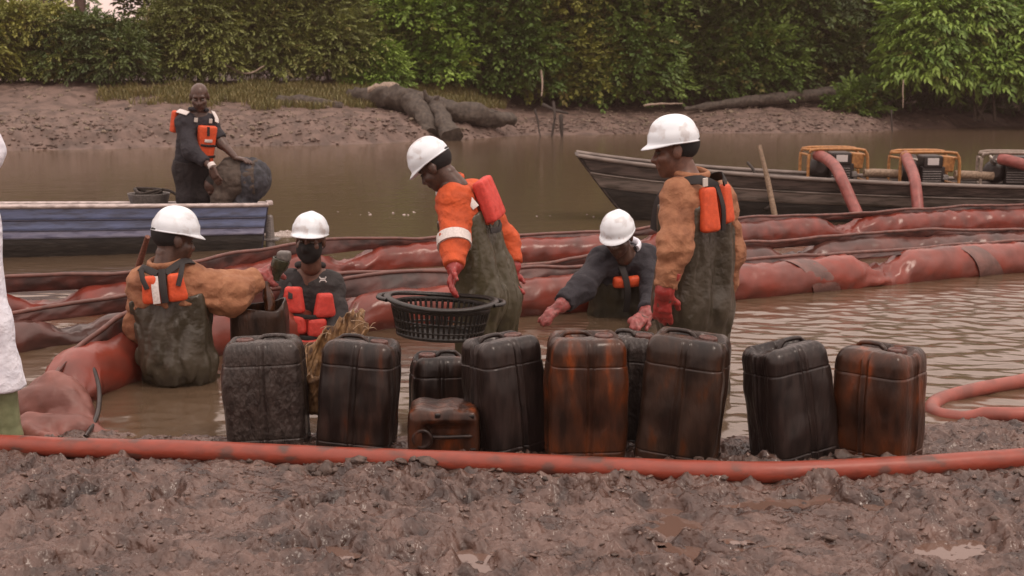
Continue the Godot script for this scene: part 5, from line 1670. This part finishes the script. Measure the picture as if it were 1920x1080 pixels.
	o = person("bald man in navy clothes and orange life vest standing in the blue boat", Vector3(-2.912, 0.098, -11.650), J, {"skin": M.skin, "group": "people in the blue boat", "look": Vector3(0.16, -0.28, 1.0), "fat": -0.004, "shirt": {"mat": M.navy_cloth, "thick": 0.016, "hem": 0.1, "cuffR": 0.86, "cuffL": 0.42}, "trousers": {"mat": M.navy_trousers, "thick": 0.018, "amp": 0.014}, "palmR": Vector3(0.6, -0.2, -0.8), "palmL": Vector3(0, -1, 0), "curl": 0.45,
		"pads": [[Vector3(0.052, -0.085, 0.158), Vector3(0.086, 0.170, 0.034), 0.05, 0.0, -0.12, 0], [Vector3(-0.185, 0.065, -0.06), Vector3(0.036, 0.10, 0.030), -1.2, 0.0, 0.2, 0]],
		"straps": [[[Vector3(0.045, 0.08, 0.188), Vector3(0.05, 0.00, 0.198)], 0.024, Vector3(0, 0, 1)], [[Vector3(-0.01, -0.085, 0.190), Vector3(0.06, -0.09, 0.198), Vector3(0.135, -0.088, 0.180)], 0.020, Vector3(0, 0, 1)], [[Vector3(0.0, -0.185, 0.190), Vector3(0.06, -0.19, 0.198), Vector3(0.135, -0.186, 0.180)], 0.022, Vector3(0, 0, 1)], [[Vector3(0.02, -0.045, 0.196), Vector3(0.055, -0.045, 0.199), Vector3(0.09, -0.045, 0.196)], 0.026, Vector3(0, 0, 1), M.reflective], [[Vector3(-0.12, 0.17, 0.09), Vector3(-0.165, 0.175, 0.02), Vector3(-0.165, 0.165, -0.06)], 0.050, Vector3(-0.6, 0.8, 0), M.reflective], [[Vector3(0.12, 0.20, 0.05), Vector3(0.135, 0.15, 0.125), Vector3(0.13, 0.12, 0.15)], 0.040, Vector3(0.4, 0.5, 0.8), M.reflective]],
		"buckles": [[Vector3(-0.055, 0.125, 0.132), -0.2], [Vector3(0.08, 0.125, 0.132), 0.2]]})
	var bp := Vector3(-2.912, 0.098, -11.650)
	part("wristband", tube_mesh([Vector3(-2.662, 0.762, -11.335) - bp, Vector3(-2.640, 0.735, -11.315) - bp], [0.037], 12), M.reflective, o)
	# the one bent double beside him
	J = {"head": Vector3(-2.654, 0.542, -11.490), "neck": Vector3(-2.593, 0.613, -11.550), "shR": Vector3(-2.568, 0.589, -11.500), "shL": Vector3(-2.557, 0.674, -11.640), "elR": Vector3(-2.596, 0.428, -11.470), "wrR": Vector3(-2.567, 0.325, -11.450), "tipR": Vector3(-2.531, 0.257, -11.450), "elL": Vector3(-2.602, 0.431, -11.650), "wrL": Vector3(-2.558, 0.306, -11.630), "tipL": Vector3(-2.512, 0.237, -11.630), "hipR": Vector3(-2.355, 0.605, -11.540), "hipL": Vector3(-2.353, 0.627, -11.630), "knR": Vector3(-2.440, 0.349, -11.490), "knL": Vector3(-2.452, 0.344, -11.640), "anR": Vector3(-2.347, 0.153, -11.520), "anL": Vector3(-2.361, 0.148, -11.640)}
	o = person("person in grey-brown shirt bent double in the boat's stern, back arched", Vector3(-2.370, 0.141, -11.300), J, {"skin": M.skin, "group": "people in the blue boat", "look": Vector3(-0.62, -0.85, 0.2), "crown": Vector3(-0.85, 0.3, 0.2), "hair": true, "fat": 0.035, "eyes": false, "shirt": {"mat": M.brown_shirt, "thick": 0.040, "amp": 0.02, "hem": -0.30, "cuffR": 0.6, "cuffL": 0.6}, "trousers": {"mat": M.jeans, "thick": 0.030, "amp": 0.018}, "palmR": Vector3(1, 0, 0), "palmL": Vector3(1, 0, 0)})
	# the white coverall at the left edge of the picture
	J = {"head": Vector3(-2.246, 1.738, -5.150), "neck": Vector3(-2.288, 1.577, -5.200), "shL": Vector3(-2.201, 1.468, -5.150), "shR": Vector3(-2.377, 1.463, -5.200), "elL": Vector3(-2.116, 1.233, -5.120), "wrL": Vector3(-2.166, 1.054, -4.980), "tipL": Vector3(-2.196, 0.978, -4.950), "elR": Vector3(-2.439, 1.211, -5.200), "wrR": Vector3(-2.345, 0.989, -5.050), "tipR": Vector3(-2.308, 0.888, -5.000), "hipL": Vector3(-2.232, 0.907, -5.200), "hipR": Vector3(-2.368, 0.901, -5.250), "knL": Vector3(-2.154, 0.512, -5.180), "knR": Vector3(-2.383, 0.508, -5.200), "anL": Vector3(-2.119, 0.070, -5.220), "anR": Vector3(-2.437, 0.075, -5.200)}
	var wb := Vector3(-2.230, 0.030, -5.180)
	o = person("person in white coverall and green rubber boots, cut off by the left edge", wb, J, {"skin": M.skin, "look": Vector3(0.8, 0, -0.6), "hair": true, "shirt": {"mat": M.white_cloth, "thick": 0.022, "amp": 0.006, "hem": 0.0, "name": "coverall"}, "trousers": {"mat": M.white_cloth, "thick": 0.022, "amp": 0.012, "hem": 0.62, "hem_r": 0.085}, "palmL": Vector3(0, 0, 1), "toe": Vector3(-0.3, 0, -0.9)})
	for e in ["L", "R"]:
		var kn: Vector3 = J["kn" + e]
		var an: Vector3 = J["an" + e]
		part("boot", solid([["cap", kn.lerp(an, 0.50), an + Vector3(0, -0.035, 0), 0.066, 0.052, true], ["cap", an + Vector3(0, -0.045, 0.0), an + Vector3(-0.04, -0.055, -0.15), 0.050, 0.044], ["cap", kn.lerp(an, 0.50), kn.lerp(an, 0.54), 0.070, 0.070, true, true]], 0.008, 0.03), M.boot, o)

func _ready() -> void:
	# camera
	var cam := Camera3D.new()
	cam.name = "camera"
	cam.fov = 25.361
	cam.near = 0.05
	cam.far = 900.0
	cam.position = Vector3(0, 1.52, 0)
	cam.rotation.x = -0.163121
	var attributes := CameraAttributesPhysical.new()
	attributes.frustum_focal_length = 53.33
	attributes.frustum_focus_distance = 6.2
	attributes.exposure_aperture = 6.5
	add_child(cam)
	cam.attributes = attributes
	cam.fov = 25.361
	cam.near = 0.05
	cam.far = 900.0
	cam.current = true
	# overcast sky, weak wide sun
	var sky_m := ProceduralSkyMaterial.new()
	sky_m.sky_top_color = Color(1.0, 0.935, 0.905)
	sky_m.sky_horizon_color = Color(0.79, 0.685, 0.645)
	sky_m.sky_curve = 0.55
	sky_m.ground_horizon_color = Color(0.5, 0.44, 0.40)
	sky_m.ground_bottom_color = Color(0.3, 0.25, 0.22)
	sky_m.sky_energy_multiplier = 1.45
	var sky := Sky.new()
	sky.sky_material = sky_m
	var env := Environment.new()
	env.background_mode = Environment.BG_SKY
	env.sky = sky
	env.tonemap_mode = Environment.TONE_MAPPER_LINEAR
	env.tonemap_exposure = 0.80
	env.sdfgi_enabled = true
	env.ssao_enabled = true
	env.ssil_enabled = true
	env.fog_enabled = true
	env.fog_density = 0.0007
	env.fog_light_color = Color(0.80, 0.70, 0.66)
	var we := WorldEnvironment.new()
	we.name = "environment"
	we.environment = env
	add_child(we)
	var sun := DirectionalLight3D.new()
	sun.name = "sun"
	sun.light_energy = 0.5
	sun.light_color = Color(1.0, 0.92, 0.86)
	sun.light_angular_distance = 14.0
	sun.shadow_enabled = true
	sun.rotation = Vector3(deg_to_rad(-58), deg_to_rad(48), 0)
	add_child(sun)
	rng.seed = 4
	materials()
	setting()
	vegetation()
	blue_boat()
	wooden_boat()
	pumps()
	booms()
	people()
	cans()
	basket()
	sack()
	hoses()

func materials() -> void:
	var u := Vector3.ONE
	var m: StandardMaterial3D
	m = mat("mud", [[0.0387, 0.0230, 0.0187], [0.0968, 0.0584, 0.0463], [0.1509, 0.0932, 0.0752], [0.1084, 0.0658, 0.0527]], [0.26, 0.40, 0.60, 0.82], 0.012, 0.5, u * 0.8, 3.2, "fine", 3)
	m.roughness_texture = ramp_tex([[0.22, 0.22, 0.22], [0.85, 0.85, 0.85]], [0.4, 0.62], 0.012, 12)
	m.roughness = 0.44
	m.detail_enabled = true
	m.detail_blend_mode = BaseMaterial3D.BLEND_MODE_MUL
	m.detail_albedo = ramp_tex([[0.50, 0.47, 0.46], [1.0, 1.0, 1.0], [1.22, 1.22, 1.24]], [0.28, 0.52, 0.75], 0.014, 77, 4)
	m.detail_uv_layer = BaseMaterial3D.DETAIL_UV_2
	m.uv2_triplanar = true
	m.uv2_world_triplanar = true
	m.uv2_scale = Vector3(0.30, 0.30, 0.30)
	mat("mud_light", [[0.0935, 0.0595, 0.0476], [0.1785, 0.1173, 0.0960]], [0.3, 0.7], 0.02, 0.4, u * 2.0)
	mat("mud_dark", [[0.0450, 0.0306, 0.0252], [0.1080, 0.0720, 0.0576]], [0.3, 0.7], 0.02, 0.55, u * 2.0, 0.6, "fine", 4)
	mat("far_mud", [[0.0730, 0.0491, 0.0385], [0.1228, 0.0810, 0.0651], [0.1593, 0.1075, 0.0876]], [0.3, 0.5, 0.7], 0.02, 0.75, u * 0.16, 5.0, "fine", 5)
	mat("far_mud_dark", [[0.0807, 0.0605, 0.0483], [0.2285, 0.1613, 0.1317]], [0.3, 0.7], 0.03, 0.7, u * 0.6, 1.0, "fine", 6)
	mat("litter", [[0.07, 0.05, 0.035], [0.22, 0.17, 0.12], [0.34, 0.28, 0.22]], [0.35, 0.6, 0.8], 0.05, 0.8, u * 0.8)
	m = mat("water", [[0.1010, 0.0678, 0.0423]], [], 0.0, 0.13, Vector3(0.55, 0.55, 1.0), 0.25, "soft", 7)
	m.metallic_specular = 0.55
	m = mat("puddle", [[0.13, 0.080, 0.062]], [], 0.0, 0.04, u)
	m = StandardMaterial3D.new()
	m.albedo_color = Color.WHITE
	m.vertex_color_use_as_albedo = true
	m.roughness = 0.55
	m.backlight_enabled = true
	m.backlight = Color(0.45, 0.45, 0.25)
	m.cull_mode = BaseMaterial3D.CULL_DISABLED
	m.resource_name = "leaf"
	M["leaf"] = m
	mat("bark", [[0.045, 0.035, 0.027], [0.12, 0.095, 0.072]], [0.3, 0.7], 0.03, 0.9, Vector3(2, 0.7, 2), 1.0)
	mat("palm_bark", [[0.10, 0.065, 0.055], [0.17, 0.115, 0.10]], [0.3, 0.7], 0.03, 0.9, Vector3(1, 3, 1), 1.5)
	mat("frond", [[0.07, 0.085, 0.03], [0.12, 0.12, 0.045]], [0.3, 0.7], 0.03, 0.6, u)
	mat("dead_frond", [[0.13, 0.085, 0.055], [0.22, 0.15, 0.10]], [0.3, 0.7], 0.03, 0.8, u)
	mat("log", [[0.0323, 0.0255, 0.0204], [0.0595, 0.0476, 0.0374], [0.0935, 0.0748, 0.0595]], [0.3, 0.5, 0.75], 0.03, 0.8, u * 0.5, 2.0, "folds", 9)
	mat("pale_wood", [[0.16, 0.12, 0.09], [0.38, 0.30, 0.24]], [0.3, 0.65], 0.04, 0.8, u, 1.0)
	mat("dark_wood", [[0.018, 0.014, 0.012], [0.05, 0.038, 0.030]], [0.3, 0.7], 0.04, 0.8, u * 2.0, 0.5)
	var dirt := [0.055, 0.038, 0.032]
	mat("boom_a", [[0.0490, 0.0140, 0.0103], [0.1304, 0.0254, 0.0164], [0.1955, 0.0307, 0.0185], [0.0978, 0.0241, 0.0172]], [0.25, 0.42, 0.6, 0.85], 0.006, 0.30, u * 0.5, 0.35, "fine", 11)
	mat("boom_b", [[0.0358, 0.0180, 0.0151], [0.0814, 0.0318, 0.0255], [0.1303, 0.0398, 0.0293], [0.0651, 0.0276, 0.0221]], [0.25, 0.45, 0.66, 0.85], 0.006, 0.30, u * 0.5, 0.35, "fine", 12)
	mat("boom_c", [[0.0668, 0.0184, 0.0132], [0.1735, 0.0436, 0.0313], [0.2404, 0.0389, 0.0221], [0.1469, 0.0389, 0.0280]], [0.22, 0.42, 0.62, 0.85], 0.006, 0.30, u * 0.5, 0.35, "fine", 13)
	mat("boom_slack", [[0.1430, 0.0561, 0.0448], [0.2420, 0.0892, 0.0704]], [0.3, 0.7], 0.012, 0.5, u * 0.7, 0.4, "fine", 19)
	mat("boom_dark", [[0.0238, 0.0101, 0.0090], [0.0714, 0.0235, 0.0190], [0.1130, 0.0337, 0.0258]], [0.3, 0.5, 0.75], 0.012, 0.5, u * 0.7, 0.4, "fine", 14)
	mat("boom_edge", [[0.0900, 0.0413, 0.0345], [0.1800, 0.0750, 0.0600]], [0.3, 0.7], 0.02, 0.5, u)
	mat("boom_strap", [[0.1040, 0.0576, 0.0512], [0.1920, 0.0920, 0.0784]], [0.3, 0.7], 0.015, 0.5, u, 0.4, "fine", 15)
	mat("hose_near", [[0.0726, 0.0462, 0.0383], [0.2112, 0.0409, 0.0224], [0.2640, 0.0475, 0.0264], [0.1716, 0.0409, 0.0264]], [0.20, 0.34, 0.6, 0.85], 0.010, 0.42, Vector3(0.8, 1.6, 1.6), 0.15, "fine", 16)
	mat("hose_loop", [[0.1728, 0.0495, 0.0363], [0.3024, 0.0726, 0.0515]], [0.3, 0.7], 0.012, 0.42, u, 0.1, "fine", 17)
	mat("hose_pump", [[0.1700, 0.0450, 0.0375], [0.2805, 0.0788, 0.0675]], [0.3, 0.7], 0.015, 0.45, u * 1.4, 0.2, "fine", 18)
	mat("black_oil", [[0.012, 0.008, 0.007], [0.035, 0.024, 0.02]], [0.3, 0.7], 0.02, 0.3, u * 3.0)
	mat("oil", [[0.030, 0.012, 0.006], [0.08, 0.030, 0.014]], [0.3, 0.7], 0.02, 0.12, u * 3.0)
	mat("pole", [[0.10, 0.035, 0.022], [0.20, 0.085, 0.055]], [0.3, 0.7], 0.03, 0.7, u * 4.0, 0.3)
	mat("bamboo", [[0.16, 0.11, 0.07], [0.30, 0.22, 0.155]], [0.3, 0.7], 0.03, 0.6, u * 2.0)
	var cs := Vector3(3.4, 0.7, 3.4)
	mat("can_dark", [[0.0061, 0.0036, 0.0031], [0.0163, 0.0095, 0.0074], [0.0306, 0.0162, 0.0118], [0.0663, 0.0203, 0.0087]], [0.25, 0.5, 0.72, 0.92], 0.007, 0.36, cs, 0.35, "fine", 21, 0.3)
	mat("can_black", [[0.0065, 0.0045, 0.0043], [0.0167, 0.0114, 0.0103], [0.0268, 0.0179, 0.0158]], [0.25, 0.5, 0.75], 0.012, 0.32, cs, 0.35, "fine", 22, 0.3)
	mat("can_brown", [[0.0082, 0.0050, 0.0039], [0.0255, 0.0149, 0.0104], [0.0382, 0.0216, 0.0153], [0.0816, 0.0248, 0.0078]], [0.25, 0.5, 0.74, 0.94], 0.006, 0.32, Vector3(2.4, 0.8, 2.4), 0.35, "fine", 23, 0.3)
	mat("can_rust", [[0.0115, 0.0053, 0.0034], [0.0398, 0.0164, 0.0093], [0.0722, 0.0235, 0.0099], [0.1879, 0.0411, 0.0089]], [0.25, 0.50, 0.70, 0.90], 0.006, 0.32, Vector3(2.6, 0.8, 2.6), 0.35, "fine", 24, 0.3)
	mat("can_tar", [[0.0210, 0.0158, 0.0142], [0.0330, 0.0255, 0.0225], [0.0465, 0.0360, 0.0323]], [0.3, 0.5, 0.75], 0.012, 0.28, Vector3(3, 1.6, 3), 0.9, "fine", 25, 0.3)
	for k in ["can_dark", "can_black", "can_brown", "can_rust", "can_tar"]:
		M[k].clearcoat_enabled = true
		M[k].clearcoat = 0.35
		M[k].clearcoat_roughness = 0.22
	mat("cap", [[0.05, 0.022, 0.017], [0.12, 0.045, 0.034]], [0.3, 0.7], 0.03, 0.45, u * 4.0, 0.2)
	mat("bottle", [[0.020, 0.022, 0.012], [0.045, 0.042, 0.022]], [0.3, 0.7], 0.03, 0.25, u * 4.0)
	mat("grey_plastic", [[0.085, 0.078, 0.072], [0.16, 0.145, 0.135]], [0.3, 0.7], 0.03, 0.5, u * 2.0, 0.2)
	mat("basket", [[0.0060, 0.0054, 0.0048], [0.0180, 0.0156, 0.0132]], [0.3, 0.7], 0.03, 0.38, u * 4.0, 0.2)
	m = mat("sack", [[0.055, 0.025, 0.009], [0.17, 0.085, 0.030], [0.30, 0.18, 0.085]], [0.3, 0.5, 0.72], 0.02, 0.6, Vector3(3, 1.2, 3), 0.3, "grain", 31)
	mat("sack_light", [[0.30, 0.20, 0.12], [0.45, 0.34, 0.24]], [0.3, 0.7], 0.03, 0.6, u * 6.0)
	mat("hull_dark", [[0.0112, 0.0098, 0.0084], [0.0280, 0.0238, 0.0196]], [0.3, 0.7], 0.015, 0.6, Vector3(0.5, 2, 2), 0.4, "fine", 33)
	mat("blue_paint", [[0.1110, 0.1312, 0.1944], [0.1513, 0.1905, 0.3110], [0.1715, 0.2221, 0.3888]], [0.28, 0.45, 0.7], 0.015, 0.45, Vector3(0.5, 2, 2), 0.3, "fine", 34)
	mat("blue_pale", [[0.1287, 0.1346, 0.2093], [0.2217, 0.2392, 0.3588], [0.3003, 0.3140, 0.4335]], [0.28, 0.45, 0.7], 0.015, 0.5, Vector3(0.5, 2, 2), 0.3, "fine", 35)
	mat("blue_dark", [[0.025, 0.026, 0.045], [0.05, 0.05, 0.085]], [0.3, 0.7], 0.02, 0.5, u)
	mat("gunwale", [[0.2880, 0.2400, 0.2280], [0.5280, 0.4620, 0.4440]], [0.3, 0.6], 0.02, 0.55, Vector3(0.8, 2, 2), 0.2)
	mat("plank", [[0.070, 0.060, 0.050], [0.15, 0.128, 0.112], [0.20, 0.165, 0.145]], [0.3, 0.5, 0.75], 0.015, 0.75, Vector3(0.35, 2.2, 2.2), 0.6, "fine", 36)
	mat("plank_dark", [[0.0384, 0.0304, 0.0264], [0.0760, 0.0608, 0.0528], [0.1040, 0.0800, 0.0704]], [0.3, 0.5, 0.75], 0.015, 0.75, Vector3(0.35, 2.2, 2.2), 0.6, "fine", 37)
	mat("plank_light", [[0.12, 0.10, 0.09], [0.22, 0.185, 0.165]], [0.3, 0.7], 0.015, 0.7, Vector3(0.4, 2.2, 2.2), 0.4)
	mat("pump_yellow", [[0.26, 0.115, 0.035], [0.42, 0.20, 0.065]], [0.3, 0.7], 0.02, 0.5, u * 2.0)
	mat("pump_grey", [[0.17, 0.135, 0.11], [0.28, 0.23, 0.19]], [0.3, 0.7], 0.02, 0.5, u * 2.0)
	mat("engine", [[0.012, 0.009, 0.009], [0.035, 0.026, 0.024]], [0.3, 0.7], 0.03, 0.5, u * 4.0)
	mat("grey_metal", [[0.11, 0.10, 0.095], [0.26, 0.24, 0.23]], [0.3, 0.7], 0.03, 0.45, u * 4.0)
	mat("clamp", [[0.50, 0.46, 0.40]], [], 0.0, 0.35, u)
	mat("label_white", [[0.62, 0.59, 0.58]], [], 0.0, 0.5, u)
	m = mat("foam", [[0.16, 0.11, 0.09], [0.55, 0.50, 0.46]], [0.45, 0.62], 0.05, 0.3, Vector3(2, 2, 4))
	# people
	mat("skin", [[0.0520, 0.0260, 0.0182], [0.0845, 0.0429, 0.0299]], [0.3, 0.7], 0.02, 0.36, u * 3.0)
	mat("skin_light", [[0.095, 0.042, 0.027], [0.14, 0.064, 0.042]], [0.3, 0.7], 0.02, 0.45, u * 3.0)
	mat("eye", [[0.07, 0.055, 0.045]], [], 0.0, 0.2, u)
	mat("hair", [[0.008, 0.007, 0.007]], [], 0.0, 0.8, u)
	m = mat("helmet", [[0.44, 0.42, 0.42], [0.70, 0.77, 0.83], [0.74, 0.81, 0.87]], [0.16, 0.32, 0.8], 0.012, 0.32, u * 1.6, 0.0, "fine", 41)
	mat("black_strap", [[0.014, 0.011, 0.011]], [], 0.0, 0.7, u)
	mat("buckle", [[0.55, 0.52, 0.48]], [], 0.0, 0.35, u)
	mat("vest", [[0.52, 0.065, 0.018], [0.66, 0.090, 0.026]], [0.3, 0.7], 0.02, 0.6, u * 3.0, 0.15, "fine", 42)
	mat("vest_red", [[0.50, 0.042, 0.030], [0.62, 0.060, 0.045]], [0.3, 0.7], 0.02, 0.6, u * 3.0, 0.15, "fine", 43)
	mat("reflective", [[0.52, 0.48, 0.46], [0.66, 0.62, 0.60]], [0.3, 0.7], 0.03, 0.45, u * 4.0)
	mat("tan_cloth", [[0.1680, 0.0660, 0.0323], [0.2730, 0.1180, 0.0589], [0.3465, 0.1650, 0.0874], [0.2415, 0.0950, 0.0456]], [0.15, 0.4, 0.62, 0.86], 0.010, 0.85, u * 1.3, 1.1, "folds", 44)
	mat("orange_cloth", [[0.38, 0.060, 0.016], [0.56, 0.085, 0.020]], [0.25, 0.6], 0.015, 0.8, u * 1.3, 1.1, "folds", 45)
	mat("grey_shirt", [[0.0195, 0.0173, 0.0180], [0.0315, 0.0277, 0.0285]], [0.3, 0.7], 0.02, 0.8, u * 1.3, 1.1, "folds", 60)
	mat("navy_cloth", [[0.0150, 0.0142, 0.0195], [0.0255, 0.0232, 0.0300]], [0.3, 0.7], 0.02, 0.85, u * 1.3, 1.1, "folds", 60)
	mat("navy_trousers", [[0.0165, 0.0135, 0.0150], [0.0255, 0.0210, 0.0225]], [0.3, 0.7], 0.02, 0.85, u * 1.3, 1.1, "folds", 60)
	mat("brown_shirt", [[0.048, 0.036, 0.028], [0.080, 0.060, 0.048]], [0.3, 0.7], 0.02, 0.85, u * 1.3, 1.1, "folds", 60)
	mat("jeans", [[0.0210, 0.0216, 0.0252], [0.0600, 0.0630, 0.0780]], [0.35, 0.7], 0.02, 0.85, u * 1.3, 1.1, "folds", 60)
	mat("white_cloth", [[0.66, 0.69, 0.78], [0.76, 0.78, 0.86]], [0.3, 0.7], 0.02, 0.8, u * 1.3, 1.1, "folds", 60)
	mat("wader", [[0.0340, 0.0285, 0.0184], [0.0449, 0.0378, 0.0251], [0.0558, 0.0464, 0.0312]], [0.25, 0.5, 0.8], 0.006, 0.33, u * 1.3, 0.4, "fine", 51)
	mat("wader_green", [[0.0420, 0.0377, 0.0198], [0.0554, 0.0492, 0.0266], [0.0714, 0.0623, 0.0357]], [0.25, 0.5, 0.8], 0.006, 0.32, u * 1.3, 0.4, "fine", 52)
	mat("wader_dark", [[0.026, 0.024, 0.015], [0.050, 0.044, 0.027]], [0.25, 0.7], 0.010, 0.42, u * 1.3, 0.4, "fine", 53)
	mat("glove", [[0.24, 0.026, 0.022], [0.33, 0.040, 0.036]], [0.3, 0.7], 0.015, 0.38, u * 2.5, 0.2, "fine", 54)
	mat("glove_pink", [[0.1296, 0.0420, 0.0336], [0.2448, 0.0510, 0.0464], [0.3024, 0.0780, 0.0754]], [0.25, 0.5, 0.75], 0.02, 0.4, u * 3.0, 0.2, "fine", 55)
	mat("mask", [[0.006, 0.005, 0.005]], [], 0.0, 0.85, u)
	mat("boot", [[0.14, 0.16, 0.085], [0.22, 0.25, 0.14]], [0.3, 0.7], 0.015, 0.4, u * 1.5, 0.2)
